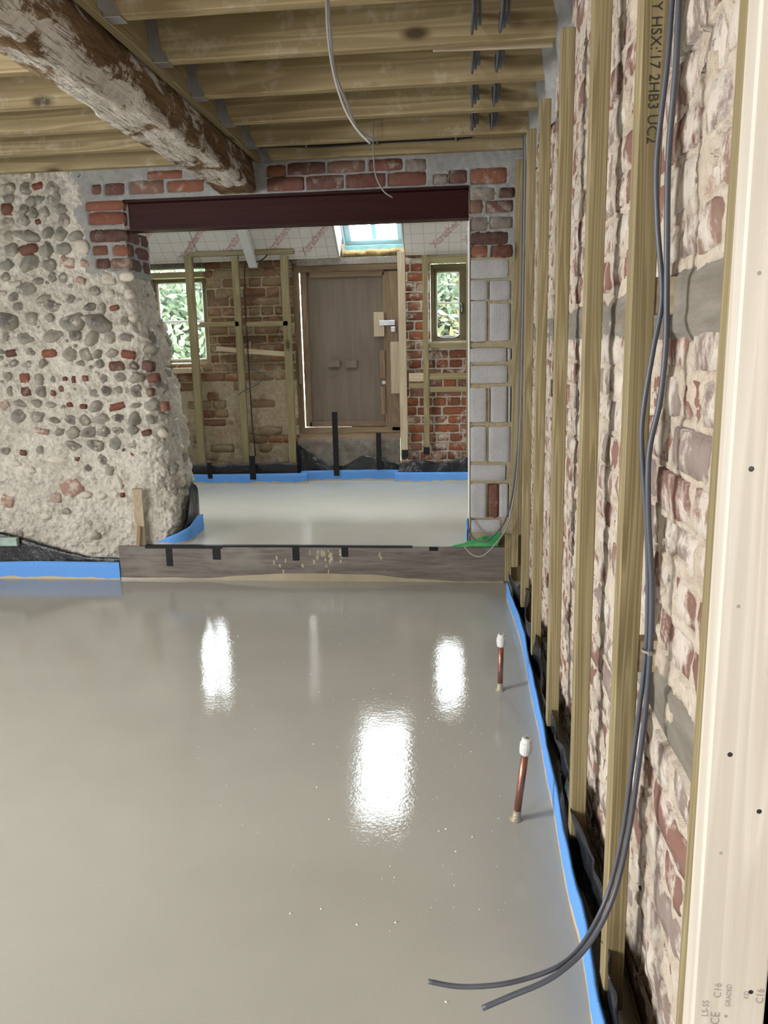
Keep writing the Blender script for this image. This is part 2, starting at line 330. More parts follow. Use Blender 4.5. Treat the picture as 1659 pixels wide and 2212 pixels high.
def tube(pts, r, seg=8, n=8, flat=1.0, raw=False):
    P = [V(p) for p in pts] if raw else smooth_path(pts, n); vs_, fs = [], []; up = V((0.31, 0.17, 0.93))
    for i, p in enumerate(P):
        t = (P[min(i + 1, len(P) - 1)] - P[max(i - 1, 0)]).normalized()
        s = t.cross(up); s = s.normalized() if s.length > 1e-4 else V((1, 0, 0)); u = s.cross(t).normalized(); up = u
        for k in range(seg):
            a = 2 * math.pi * k / seg; vs_.append(p + s * (r * math.cos(a)) + u * (r * flat * math.sin(a)))
    for i in range(len(P) - 1):
        for k in range(seg):
            a, b = i * seg + k, i * seg + (k + 1) % seg; fs.append((a, b, b + seg, a + seg))
    fs.append(tuple(range(seg - 1, -1, -1))); fs.append(tuple(range(len(vs_) - seg, len(vs_)))); return vs_, fs
def lathe(prof, c, axis=(0, 0, 1), seg=14):
    ax = V(axis).normalized(); s = ax.orthogonal().normalized(); u = ax.cross(s); vs_, fs = [], []
    for r, h in prof:
        for k in range(seg):
            a = 2 * math.pi * k / seg; vs_.append(V(c) + ax * h + (s * math.cos(a) + u * math.sin(a)) * r)
    for i in range(len(prof) - 1):
        for k in range(seg):
            a, b = i * seg + k, i * seg + (k + 1) % seg; fs.append((a, b, b + seg, a + seg))
    fs.append(tuple(range(seg - 1, -1, -1))); fs.append(tuple(range(len(vs_) - seg, len(vs_)))); return vs_, fs

def hash2(ix, iy, seed):
    h = (ix.astype(np.int64) * 374761393 + iy.astype(np.int64) * 668265263 + seed * 1442695041) & 0x7fffffff
    h = ((h ^ (h >> 13)) * 1274126177) & 0x7fffffff
    return ((h ^ (h >> 16)) & 0xffff) / 65535.0
def vnoise(u, v, seed=0, octs=4, gain=0.5):
    """value noise about 0, one unit per lattice cell in the first octave"""
    u = np.asarray(u, float); v = np.asarray(v, float); tot = np.zeros(np.broadcast(u, v).shape); a, s = 1.0, 0.0
    for o in range(octs):
        fu, fv = np.floor(u), np.floor(v); tu, tv = u - fu, v - fv; tu = tu * tu * (3 - 2 * tu); tv = tv * tv * (3 - 2 * tv)
        h = lambda i, j: hash2(fu + i, fv + j, seed + 31 * o)
        tot = tot + a * ((h(0, 0) * (1 - tu) + h(1, 0) * tu) * (1 - tv) + (h(0, 1) * (1 - tu) + h(1, 1) * tu) * tv - 0.5); s += a
        a *= gain; u = u * 2.03 + 5.1; v = v * 2.03 + 9.7
    return tot / s * 2
def grid(U, Vv, pts, keep=None):
    """quads over a (rows, cols, 3) array of points"""
    r, c, _ = pts.shape; idx = np.arange(r * c).reshape(r, c)
    q = np.stack([idx[:-1, :-1], idx[:-1, 1:], idx[1:, 1:], idx[1:, :-1]], -1)
    if keep is not None: q = q[keep]
    return pts.reshape(-1, 3), [tuple(int(i) for i in f) for f in q.reshape(-1, 4)]

def bed(rects, u0, u1, v0, v1, res, place, seed, joint=0.004, amp=0.007, deep=0.03, smear=0.62, holes=(), r0=0.004, ragged=None):
    """the mortar between masonry units: recessed behind each unit, rough and here and there smeared over its edges"""
    nu, nv = int((u1 - u0) / res) + 1, int((v1 - v0) / res) + 1
    u = np.linspace(u0, u1, nu); v = np.linspace(v0, v1, nv); UU, VV = np.meshgrid(u, v)
    d = joint + amp * vnoise(UU / 0.03, VV / 0.03, seed, 4, 0.6)
    msk = np.zeros_like(UU)
    for a, b, c, e in rects:
        i0, i1 = np.searchsorted(u, a + r0), np.searchsorted(u, b - r0); j0, j1 = np.searchsorted(v, c + r0), np.searchsorted(v, e - r0)
        msk[j0:j1, i0:i1] = 1
    sm = vnoise(UU / 0.09, VV / 0.07, seed + 7, 5, 0.62)
    d = np.where((msk > 0) & (sm < smear), deep, d)
    keep = np.ones((nv - 1, nu - 1), bool); cu, cv = (u[:-1] + u[1:]) / 2, (v[:-1] + v[1:]) / 2
    if ragged is not None: keep &= ~((cu[None, :] < ragged[0] + 0.07 * vnoise(cv[:, None] / 0.10 + 0 * cu[None, :], cu[None, :] / 0.10, seed + 3, 3)) | (cv[:, None] < ragged[1] + 0.03 * vnoise(cu[None, :] / 0.06 + 0 * cv[:, None], cv[:, None] * 0, seed + 4, 3)) & (cu[None, :] < -1.9))
    for a, b, c, e in holes: keep[np.ix_((cv > c) & (cv < e), (cu > a) & (cu < b))] = False
    return grid(UU, VV, place(UU, VV, d), keep)

def brick_variant(name, seed, nx=5, nz=2, jit=0.05, edge=0.16, ej=1.0):
    r = random.Random(seed); v, f = [], []
    for j in range(nz + 1):
        for i in range(nx + 1):
            x, z = i / nx - 0.5, j / nz - 0.5; e = (i in (0, nx)) + (j in (0, nz))
            y = r.uniform(-jit, jit) + edge * (0, 0.55, 1.3)[e]
            if i in (0, nx): x += r.uniform(-0.018, 0.018) * ej - (0.012 * ej if e == 2 else 0) * (1 if x > 0 else -1)
            if j in (0, nz): z += r.uniform(-0.05, 0.05) * ej - (0.05 * ej if e == 2 else 0) * (1 if z > 0 else -1)
            v.append((x, y, z))
    ring = [i for i in range(nx + 1)] + [j * (nx + 1) + nx for j in range(1, nz + 1)] + [nz * (nx + 1) + i for i in range(nx - 1, -1, -1)] + [j * (nx + 1) for j in range(nz - 1, 0, -1)]
    for j in range(nz):
        for i in range(nx): a = j * (nx + 1) + i; f.append((a, a + 1, a + nx + 2, a + nx + 1))
    b = len(v); v += [(v[q][0], 1.0, v[q][2]) for q in ring]
    for k in range(len(ring)): k2 = (k + 1) % len(ring); f.append((ring[k2], ring[k], b + k, b + k2))
    return mesh(name, v, f, True)
def variants(mat, n, seed, **k):
    out = []
    for i in range(n):
        me = brick_variant('brick', seed + i, **k); me.materials.append(M[mat]); out.append(me)
    return out

BR = {k: variants(k, 5, 100 + 10 * i) for i, k in enumerate(('brick_red', 'brick_dark', 'brick_grey', 'brick_old', 'brick_orange', 'brick_pale'))}
BR['brick_wash'] = variants('brick_wash', 8, 300, jit=0.05, edge=0.10)
BR['aircrete'] = variants('aircrete', 4, 400, jit=0.012, edge=0.03, ej=0.22)
def brick(parent, kind, x0, x1, z0, z1, face, depth=0.05, name='brick', facing='-y', label=None):
    me = rng.choice(BR[kind]); c = (x0 + x1) / 2; zc = (z0 + z1) / 2
    if facing == '-y': o = link(name, me, None, parent, (c, face, zc), (x1 - x0, depth, z1 - z0))
    elif facing == '-x': o = link(name, me, None, parent, (face, c, zc), (x1 - x0, depth, z1 - z0), -math.pi / 2)
    else: o = link(name, me, None, parent, (face, c, zc), (x1 - x0, depth, z1 - z0), math.pi / 2)   # facing +x
    if label: o['label'] = label
    return o

# ------------------------------------------------------------------ the setting: floors, shell
tag(solid('floor', box(-4.2, 0.40, -3.5, 4.95, -0.12, 0.0, 0), M['screed']), 'wet grey-beige self levelling screed across the main room', None, None, 'structure')
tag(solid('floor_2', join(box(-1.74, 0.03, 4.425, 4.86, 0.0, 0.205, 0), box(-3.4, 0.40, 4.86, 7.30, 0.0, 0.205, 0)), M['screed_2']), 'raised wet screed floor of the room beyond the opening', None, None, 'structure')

WX = 0.342        # face of the right wall
WY = 4.46        # face of the dividing wall
BY = 6.85        # face of the far wall

# closing walls out of the picture (they only bounce light), built without openings; the area lamps stand inside
def shell(name, boxes, mat='plaster_wall'):
    return tag(solid(name, join(*[box(*b, 0) for b in boxes]), M[mat]), None, None, None, 'structure')
shell('wall_left', [(-4.3, -4.2, -3.5, 4.9, 0, 2.75)])
shell('wall_rear', [(-4.2, 1.5, -3.6, -3.5, 0, 2.75)])
shell('wall_entry', [(1.4, 1.5, -3.5, 1.0, 0, 2.75), (0.41, 1.5, 1.0, 1.1, 0, 2.75)])
shell('floor_3', [(0.40, 1.5, -3.5, 1.0, -0.12, 0.0)])
shell('wall_side_left', [(-3.5, -3.4, 4.9, 7.3, 0, 3.9)])
shell('wall_side_right', [(0.41, 0.51, 4.5, 7.3, 0, 3.9)])
shell('ceiling', [(-4.3, 1.5, -3.6, 4.9, 2.552, 2.60)], 'deck')

# ------------------------------------------------------------------ right wall: lime washed brick
wall_r = tag(thing('wall_right', (WX, 2.7, 0)), 'long lime washed brick wall behind the row of battens', None, None, 'structure')
def place_r(u, v, d):
    bul = 0.010 * vnoise(u / 0.7, v / 0.7, 5, 2)
    return np.stack([WX + d + bul, u, v], -1)
rects = []; z = 0.02; course = 0; BAND = (1.335, 1.445); LOW = (0.655, 0.765)
rr = random.Random(5)
while z < 2.50:
    h = 0.066 + rr.uniform(-0.004, 0.004)
    if BAND[0] - 0.045 < z < BAND[1] - 0.01:
        z = BAND[1] + 0.012; continue
    y = 1.0 - rr.uniform(0, 0.2)
    while y < 4.44:
        L = (0.212 if (course % 2 == 0) == (rr.random() < 0.85) else 0.104) + rr.uniform(-0.008, 0.008)
        a, b = max(y, 1.0), min(y + L, 4.44)
        low = (a < 1.75 and b > 1.05 and LOW[0] - 0.05 < z < LOW[1])
        if b - a > 0.03 and not low: rects.append((a, b, z + rr.uniform(-.003, .003), z + h))
        y += L + 0.013
    z += h + 0.014; course += 1
tim = [(1.0, 4.44, *BAND), (1.02, 1.72, *LOW)]
solid('mortar_bed', bed(rects + tim, 1.0, 4.47, 0.0, 2.552, 0.010, place_r, 3, -0.001, 0.009, 0.030, 0.20), M['mortar_lime'], wall_r, True)
tag(solid('wall_core', box(WX + 0.036, WX + 0.2, 1.0, 4.9, -0.1, 2.6, 0), M['mortar_lime'], wall_r), None)
rects.sort(key=lambda q: (q[0] + q[1]) / 2)
# the 300 that show largest are single bricks, the far ones one joined piece
def shows(q): return q[0] > 1.02
near = rects[:300]; far = rects[300:]
for a, b, c, e in near:
    bul = 0.010 * float(vnoise((a + b) / 2 / 0.7, (c + e) / 2 / 0.7, 5, 2))
    brick(wall_r, 'brick_wash', a, b, c, e, WX - 0.003 + rng.uniform(-0.005, 0.005) + bul, 0.055, facing='-x')
fv, ff = [], []
for a, b, c, e in far:
    me = rng.choice(BR['brick_wash']); bul = 0.010 * float(vnoise((a + b) / 2 / 0.7, (c + e) / 2 / 0.7, 5, 2)); n0 = len(fv)
    x0 = WX - 0.003 + rng.uniform(-0.005, 0.005) + bul
    for q in me.vertices: fv.append((x0 + q.co.y * 0.055, (a + b) / 2 - q.co.x * (b - a), (c + e) / 2 + q.co.z * (e - c)))
    ff += [tuple(i + n0 for i in p.vertices) for p in me.polygons]
m = brick_mat('limewashed_brick_far', [(0.0, (0.26, 0.13, 0.10)), (0.9, (0.26, 0.13, 0.10))], (0.66, 0.60, 0.53), 0.44, 0.54, 11.0, 0.88, (1, 1, 0.75))
tag(solid('far_brickwork', (fv, ff), m, wall_r, True), None, None, None, 'stuff')
def rough_timber(x, y0, y1, z0, z1, seed, depth=0.05):
    nu, nv = int((y1 - y0) / 0.02) + 2, 8; U, Vv = np.meshgrid(np.linspace(y0, y1, nu), np.linspace(z0, z1, nv))
    e = np.minimum(Vv - z0, z1 - Vv); d = x + 0.006 * vnoise(U / 0.2, Vv / 0.03, seed, 4) + 0.010 * np.exp(-e / 0.008)
    zz = Vv + 0.007 * vnoise(U / 0.25, Vv * 0, seed + 3, 3)
    return grid(U, Vv, np.stack([d, U, zz], -1))
tag(solid('bonding_timber', rough_timber(WX - 0.002, 1.0, 4.44, BAND[0], BAND[1], 5), M['old_timber'], wall_r, True), 'grey weathered timber course built into the brickwork')
tag(solid('bonding_timber', rough_timber(WX - 0.003, 1.02, 1.72, LOW[0], LOW[1], 9), M['old_timber'], wall_r, True), 'short grey timber built low into the brickwork')
# mortar packing round the joist ends
for k, y in enumerate((2.94, 3.335, 3.72, 4.115, 4.42)):
    U, Vv = np.meshgrid(np.linspace(0, 1, 16), np.linspace(0, 1, 26)); th = U * math.pi
    rad = 0.075 + 0.02 * vnoise(U * 4, Vv * 5, 40 + k)
    pts = np.stack([WX + 0.02 - rad * np.sin(th) * (0.55 + 0.45 * Vv), y - 0.02 + np.cos(th) * (0.06 + 0.03 * Vv), 2.16 + 0.12 * (1 - U * 0) * 0 + Vv * 0.39 + 0.03 * vnoise(U * 3, Vv * 0, 60 + k)], -1)
    solid('mortar_packing', grid(U, Vv, pts), M['mortar_grey'], wall_r, True)

# ------------------------------------------------------------------ dividing wall: flint, brick and block
wall_m = tag(thing('wall_middle', (-1.2, WY, 0)), 'dividing wall of flint, brick and block round the wide opening', None, None, 'structure')
XE_Z = [0.0, 0.2, 0.32, 0.47, 0.65, 0.855, 1.0, 1.14, 1.26, 1.40, 1.51, 1.65, 1.78, 1.80, 2.6]
XE_X = [-1.76, -1.755, -1.737, -1.745, -1.75, -1.765, -1.775, -1.795, -1.822, -1.815, -1.865, -1.885, -1.895, -1.93, -1.93]
def xe(z): return np.interp(z, XE_Z, XE_X)
nz, ntot = 380, 340
zv = np.linspace(0.0, 2.552, nz); s = np.linspace(0, 1, ntot); S, Z = np.meshgrid(s, zv)
E_ = xe(Z) + 0.015 * vnoise(Z / 0.12, Z * 0, 77, 3)
Lf, Rr, Ld = 1.35, 0.09, 0.30
dist = S * (Lf + 0.14 + Ld)
front = dist < Lf; corner = (dist >= Lf) & (dist < Lf + 0.14); ang = (dist - Lf) / 0.14 * math.pi / 2
px = np.where(front, E_ - Rr - (Lf - dist), np.where(corner, E_ - Rr + Rr * np.sin(ang), E_))
py = np.where(front, WY, np.where(corner, WY + Rr - Rr * np.cos(ang), WY + Rr + (dist - Lf - 0.14)))
nxn = np.where(front, 0.0, np.where(corner, np.sin(ang), 1.0)); nyn = np.where(front, -1.0, np.where(corner, -np.cos(ang), 0.0))
disp = 0.010 * vnoise(dist / 0.16, Z / 0.16, 21, 3) + 0.020 * vnoise(dist / 0.05, Z / 0.045, 22, 5, 0.68) - 0.016 * np.clip(np.abs(vnoise(dist / 0.035, Z / 0.03, 29, 3, 0.6)) - 0.28, 0, 1)
disp = disp + np.where(front, 0, 0.03) * vnoise(dist / 0.10, Z / 0.09, 25, 4, 0.6)
lowz = np.clip((0.75 - Z) / 0.5, 0, 1); disp = disp + lowz * 0.024 * vnoise(dist / 0.07, Z / 0.05, 23, 5, 0.7)
inpier = (Z > 1.82) & (px > -2.10); disp = np.where(inpier, -0.05, disp); disp = np.where((Z > 1.80) & (px > -2.26) & ~inpier, np.minimum(disp, 0.003), disp)
pts = np.stack([px + nxn * disp, py + nyn * disp, Z], -1)
# close over the hidden rear of the wall
back = pts[:, -1:, :].copy(); back[..., 0] -= 0.35; pts = np.concatenate([pts, back], 1)
solid('flint_mortar', grid(None, None, pts), M['mortar_flint'], wall_m, True)
solid('wall_core', box(-4.2, -2.05, WY + 0.05, WY + 0.40, 0.0, 2.6, 0), M['mortar_flint'], wall_m)
solid('wall_core', box(-3.5, 0.41, WY + 0.09, WY + 0.16, 2.17, 4.0, 0), M['mortar_grey'], wall_m)
solid('wall_core', box(0.05, 0.40, WY + 0.05, WY + 0.38, 0.0, 2.2, 0), M['mortar_olive'], wall_m)

# flints: icospheres knocked flat and lumpy
FL = {}
for kind in 'gdp':
    FL[kind] = []
    for i in range(7):
        bm = bmesh.new(); bmesh.ops.create_icosphere(bm, subdivisions=2, radius=1.0); r = random.Random(900 + i + 50 * 'gdp'.index(kind))
        ph = [r.uniform(0, 6.28) for _ in range(6)]
        cuts = [(V((r.uniform(-.5, .5), -1, r.uniform(-.5, .5))).normalized(), r.uniform(0.5, 0.9))] + [(V((r.gauss(0, 1), -0.6, r.gauss(0, 1))).normalized(), r.uniform(0.6, 0.9)) for _ in range(3)]
        for q in bm.verts:
            c = q.co; k = 1 + 0.16 * math.sin(2.3 * c.x + ph[0]) * math.cos(2.1 * c.z + ph[1]) + 0.12 * math.sin(3.7 * c.z + ph[2]) + 0.08 * math.sin(5 * c.x + ph[3] + 3 * c.y)
            c = c * k
            for cutn, cutd in cuts:
                over = c.dot(cutn) - cutd
                if over > 0: c = c - cutn * over * 0.92
            q.co = c
        me = bpy.data.meshes.new('flint'); bm.to_mesh(me); bm.free(); me.materials.append(M['flint_' + kind])
        me.polygons.foreach_set('use_smooth', [True] * len(me.polygons)); FL[kind].append(me)
S3 = '''210,185,100,80,d 75,180,100,80,g 430,180,110,90,g 305,160,100,50,r 70,260,100,70,g 320,265,80,60,g 440,265,110,100,d 250,285,90,70,g 60,350,100,90,r 190,350,70,60,g
370,370,80,90,g 500,350,90,90,g 270,380,60,70,d 60,455,110,80,g 205,440,90,70,g 520,440,90,80,d 310,450,50,40,r 65,560,100,70,g 220,560,180,90,d 390,540,90,80,g 500,550,100,90,g 620,570,120,80,g
95,680,110,100,g 230,675,150,80,r 385,680,100,110,g 520,670,120,90,g 670,660,100,90,p 70,800,120,90,g 235,790,170,100,g 400,800,110,90,g 550,780,130,90,q 690,790,80,60,q 40,900,80,60,g 310,930,80,60,d
420,900,70,60,d 510,905,80,70,g 660,930,80,60,q 880,920,120,80,p 1030,900,130,60,p 210,1000,170,100,g 350,1080,120,70,g 430,1130,140,80,d 730,1140,90,70,d 820,1150,70,80,g 930,1150,80,40,r 590,1260,190,140,d
800,1270,200,150,d 1010,1260,80,80,g 400,1235,80,70,g 250,1230,120,90,g 60,1260,150,130,d 60,1380,100,70,g 200,1400,140,80,g 430,1380,170,80,g 610,1370,90,80,d 750,1400,130,100,g 890,1390,90,100,g 1020,1390,110,80,g
90,1520,100,60,r 250,1510,80,60,d 400,1520,130,70,r 560,1530,110,100,g 690,1520,110,90,g 790,1530,70,70,g 910,1520,90,80,g 1045,1530,120,70,r 760,1010,90,60,g 900,1040,80,60,p 1060,1040,90,70,p 110,1060,90,60,g 130,960,90,60,p 560,1080,80,60,g 150,1140,90,60,g'''
S4 = '''105,20,80,50,g 230,25,90,50,g 350,20,80,60,g 660,20,80,50,g 805,20,60,60,d 950,40,130,80,r 1080,40,60,60,d 1200,40,120,80,r 60,130,70,60,g 200,140,90,80,r 310,140,80,90,g 430,150,40,50,g 530,150,40,50,r 600,150,40,60,r
690,140,50,50,r 840,140,60,60,g 970,130,80,60,g 1105,140,110,90,g 1245,140,120,70,r 80,245,60,70,g 210,250,100,80,r 335,245,80,80,d 500,225,50,50,r 435,260,40,50,r 865,240,70,70,d 1110,245,90,80,d 1220,255,70,70,r 40,355,90,70,q
165,345,110,60,g 295,345,100,60,g 410,355,90,40,g 565,355,50,40,r 680,370,60,40,r 780,370,110,80,g 950,370,150,60,r 1100,360,70,40,d 1230,360,140,80,g 1335,370,80,80,r 150,450,130,90,g 305,445,130,90,g 440,480,80,50,d 580,480,100,80,d
680,480,90,80,g 835,475,150,80,g 960,465,90,70,d 1095,470,110,100,g 1215,465,80,80,g 1330,475,90,90,d 340,570,130,50,q 480,580,80,60,g 595,585,120,90,g 720,580,130,80,d 850,575,100,80,g 965,570,100,70,d 1080,560,80,60,g 1190,585,80,50,r
600,690,130,80,d 780,680,140,90,d 935,675,110,100,g 1095,690,100,80,g 40,725,90,70,d 190,745,60,50,r 320,720,70,60,g 460,800,170,50,p 630,795,50,40,r 840,800,90,80,d 715,870,50,60,d 895,880,80,80,g 580,1030,190,150,q 450,1110,110,90,q
970,980,50,100,p 1000,1090,40,40,r 60,1140,120,110,q 535,1225,80,50,g 780,1420,70,80,g 730,1320,50,40,g 160,1400,70,70,g 1010,730,40,40,r 1080,760,40,40,r 130,830,80,50,p 250,890,90,50,p 690,1090,90,60,p 830,1100,80,60,p 380,1260,90,60,p'''
def flint_or_chip(px_, py_, w, h, kind):
    p = at(px_, py_, Y=WY); k = WY / 1735.0; w, h = w / 3.77 * k, h / 3.77 * k
    if p.x + w / 2 > float(xe(p.z)) - 0.05 and p.z < 1.8: w *= 0.8
    if kind in 'rq':
        o = brick(wall_m, 'brick_red' if kind == 'r' else 'brick_pale', p.x - w / 2, p.x + w / 2, p.z - h / 2, p.z + h / 2, WY - 0.010 + rng.uniform(-.004, .003), 0.05, 'brick_chip')
        o.rotation_euler = (0, rng.uniform(-.25, .25) if kind == 'r' else rng.uniform(-.5, .5), 0)
    else:
        r = min(w, h) / 2
        o = link('flint', rng.choice(FL[kind]), None, wall_m, (p.x, WY + 0.12 * r + rng.uniform(-.005, .004), p.z), (w / 2 * 1.3, r * 1.2, h / 2 * 1.3)); o.rotation_euler = (0, rng.uniform(-.35, .35), 0)
for oy, S in ((360, S3), (780, S4)):
    for t in S.split():
        a, b, c, d, k = t.split(','); flint_or_chip(float(a) / 3.77, oy + float(b) / 3.77, float(c), float(d), k)
# lesser stones between the ones above
taken = [(o.location.x + WL['wall_middle'].x, o.location.z, max(o.scale.x, o.scale.z) * (0.5 if o.name.startswith('brick') else 1.0)) for o in wall_m.children if o.name.startswith(('flint', 'brick_chip'))]
rf = random.Random(77); tries = 0; added = 0
while added < 105 and tries < 6000:
    tries += 1; x_ = rf.uniform(-2.95, -1.78); z_ = rf.uniform(0.15, 2.32) if rf.random() < 0.25 else rf.uniform(0.75, 2.32); r_ = rf.uniform(0.012, 0.036)
    if x_ > float(xe(z_)) - 0.10 or (z_ > 1.74 and x_ > -2.14) or (z_ > 2.1 and x_ > -2.3): continue
    if any((x_ - a) ** 2 + (z_ - b) ** 2 < (c + r_) ** 2 * 0.95 for a, b, c in taken): continue
    taken.append((x_, z_, r_)); added += 1
    o = link('flint', rf.choice(FL[rf.choice('gggppd')]), None, wall_m, (x_, WY + 0.35 * r_, z_), (r_ * rf.uniform(1.0, 1.35), r_, r_ * rf.uniform(.7, 1.0))); o.rotation_euler = (0, rf.uniform(-.5, .5), 0)
# stones of the broken wall end
re_ = random.Random(4)
for k in range(46):
    z = 0.12 + (k * 0.618 % 1) * 1.6; y = WY + 0.03 + re_.random() * 0.33; r = re_.uniform(0.022, 0.05)
    big = z > 1.1 and re_.random() < 0.4
    if big: r *= 1.3
    xx = float(xe(z)) - (Rr - math.sqrt(max(0, Rr ** 2 - max(0, (WY + Rr - y)) ** 2)) if y < WY + Rr else 0) - r * 0.35
    o = link('flint', re_.choice(FL[re_.choice('ggdpp')]), None, wall_m, (xx, y, z), (r, r * 1.15, r * re_.uniform(.7, 1.0))); o.rotation_euler = (re_.uniform(-.4, .4), re_.uniform(-.4, .4), re_.uniform(0.6, 2.2))

# brickwork over the opening and the two jambs, each brick where it stands
def px_rects(txt, ox, oy, sc, Y):
    out = []
    for t in txt.split():
        q = t.split(','); a, b, c, d = (float(i) for i in q[:4]); p = at(ox + a / sc, oy + b / sc, Y=Y); r = at(ox + c / sc, oy + d / sc, Y=Y)
        p2 = at(ox + c / sc, oy + b / sc, Y=Y); out.append(((p.x + at(ox + a / sc, oy + d / sc, Y=Y).x) / 2, (p2.x + r.x) / 2, r.z, p.z, q[4] if len(q) > 4 else 'r'))
    return out
KIND = {'r': 'brick_red', 'd': 'brick_dark', 'g': 'brick_grey', 'b': 'aircrete'}
up_r = px_rects('750,150,830,225 855,135,1010,225 1060,120,1335,215 1360,110,1659,205 1195,40,1490,100 695,280,1005,350 725,375,1015,470 730,520,1030,610,d 755,645,885,725 915,640,1040,725 785,745,905,830,d 905,745,1055,830', 0, 360, 3.77, WY)
up_r += px_rects('1195,105,1345,195 1195,205,1495,300', 260, 330, 3.77, WY)
up_r += px_rects('55,915,265,975 280,905,490,960 510,895,700,955 720,895,830,960,g 160,985,370,1058 380,975,610,1045,d 620,968,835,1035 870,975,955,1030,g', 600, 0, 2.592, WY)
up_r += px_rects('50,150,255,290 300,130,715,285 290,350,575,480,g 625,350,800,465,d 285,495,440,630 475,490,790,630 295,690,500,825,g 520,680,780,795,g 300,855,725,985,d 295,1005,500,1140 540,1000,780,1140,d', 960, 340, 5.267, WY)
blk = px_rects('300,1170,725,1370,b 300,1405,490,1620,b 515,1410,750,1620,b 300,1640,485,2095,b 515,1665,745,2085,b', 960, 340, 5.267, WY)
blk += px_rects('235,-30,570,90,b 580,-30,612,75,b 240,130,575,285,b 235,335,388,645,b 425,320,575,645,b 585,320,607,645,b 240,690,385,1005,b 405,690,600,1010,b 240,1040,560,1180,b 240,1210,385,1520,b 405,1215,500,1520,r 505,1215,585,1520,b 245,1545,515,1660,b', 960, 760, 4.254, WY)
blk = [(max(a, 0.027), b, c, d, k) for a, b, c, d, k in blk]
up_r = [(max(a, 0.027) if 0.0 < a < 0.03 else a, b, c, d, k) for a, b, c, d, k in up_r]
# a course hidden in the shade above, under the joists
x = -2.0
while x < 0.2:
    up_r.append((x, x + 0.205, 2.345, 2.41, 'r')); x += 0.222
for a, b, c, d, k in up_r: brick(wall_m, KIND[k], a, b, c, d, WY - 0.008 + rng.uniform(-.003, .003))
for a, b, c, d, k in blk: brick(wall_m, KIND[k], a, b, c, d, WY - 0.010 + rng.uniform(-.002, .002), 0.05, 'block' if k == 'b' else 'brick')
def place_m(u, v, d): return np.stack([u, WY - 0.004 + d, v], -1)
q4 = lambda L: [q[:4] for q in L]
solid('brick_mortar', bed(q4(up_r), -2.32, 0.33, 1.765, 2.45, 0.009, place_m, 31, 0.0, 0.006, 0.03, 0.72, holes=[(-1.885, 0.027, 1.0, 2.168), (0.02, 0.4, 1.0, 1.80)], ragged=(-2.15, 1.785)), M['mortar_grey'], wall_m, True)
solid('block_mortar', bed(q4(blk), 0.025, 0.33, 0.0, 1.80, 0.008, place_m, 33, 0.0, 0.004, 0.03, 0.85, r0=0.002), M['mortar_olive'], wall_m, True)
solid('plaster_return', box(0.018, 0.027, WY - 0.012, WY + 0.30, 0.0, 1.99, 0.001), M['white_paint'], wall_m)
# brick return of the left jamb
z = 1.80
for i in range(5):
    for a, b in ((0.0, 0.105), (0.115, 0.32)) if i % 2 else ((0.0, 0.20), (0.21, 0.32)):
        if z < 1.98: brick(wall_m, 'brick_dark', WY + a, WY + b, z, z + 0.064, -1.883, 0.04, facing='+x')
    z += 0.076
solid('jamb_mortar', box(-2.0, -1.888, WY + 0.0, WY + 0.33, 1.765, 2.0, 0.002), M['mortar_grey'], wall_m)

# steel beam over the opening (one rolled I section)
prof = [(0, 0), (0.102, 0), (0.102, 0.010), (0.055, 0.012), (0.055, 0.148), (0.102, 0.150), (0.102, 0.160), (0, 0.160), (0, 0.150), (0.047, 0.148), (0.047, 0.012), (0, 0.010)]
sv, sf = [], []
for X in (-1.872, 0.022): sv += [(X, WY - 0.015 + a, 2.004 + b) for a, b in prof]
n = len(prof); sf = [tuple((i, (i + 1) % n, (i + 1) % n + n, i + n)) for i in range(n)] + [tuple(range(n - 1, -1, -1)), tuple(range(n, 2 * n))]
tag(solid('steel_beam', (sv, sf), M['red_oxide']), 'dark red primed steel I beam spanning the wide opening', 'beam')

# ------------------------------------------------------------------ ceiling timbers
oak = []
ys = np.linspace(1.2, 4.43, 150); th = np.linspace(0, 1, 64, endpoint=False)
def sect(t, y):
    """section of the old beam: a rectangle with a worn chamfer that stops short of the wall"""
    ch = 0.055 * np.clip((2.98 - y) / 0.12, 0, 1) + 0.012
    x0, x1, z0, z1 = -1.325, -1.118, 2.172, 2.47
    P = np.array([(x0 + ch * .6, z0), (x1 - ch, z0), (x1, z0 + ch), (x1 - 0.035, z1), (x0, z1), (x0, z0 + ch * .6)])
    seg = np.concatenate([P, P[:1]]); L = np.r_[0, np.cumsum(np.linalg.norm(np.diff(seg, axis=0), axis=1))]; q = t * L[-1]
    return np.interp(q, L, seg[:, 0]), np.interp(q, L, seg[:, 1])
rows = []
for y in ys:
    a, b = sect(th, y); cx, cz = -1.21, 2.32
    dd = 0.010 * vnoise(th * 9, np.full_like(th, y / 0.35), 51, 4, 0.6) + 0.007 * vnoise(th * 40, np.full_like(th, y / 0.10), 52, 4, 0.6)
    l = np.hypot(a - cx, b - cz); a = a + (a - cx) / l * dd + 0.012 * math.sin(y * 2.1); b = b + (b - cz) / l * dd
    rows.append(np.stack([a, np.full_like(a, y), np.maximum(b, 2.168)], -1))
pts = np.stack(rows); pts = np.concatenate([pts, pts[:, :1]], 1)
gv, gf = grid(None, None, pts); gf = [f[::-1] for f in gf] + [tuple(range(64)), tuple(int(i) + 149 * 65 for i in range(64))]
tag(solid('old_beam', (gv, gf), M['oak'], None, True), 'old worm-eaten timber beam with flaking lime wash, running overhead to the steel beam', 'beam')
tag(solid('ledger_timber', box(-1.114, -1.082, 1.2, 4.44, 2.325, 2.548), M['treated_y']), 'treated ledger timber fixed along the old beam carrying the joist hangers', 'timber')

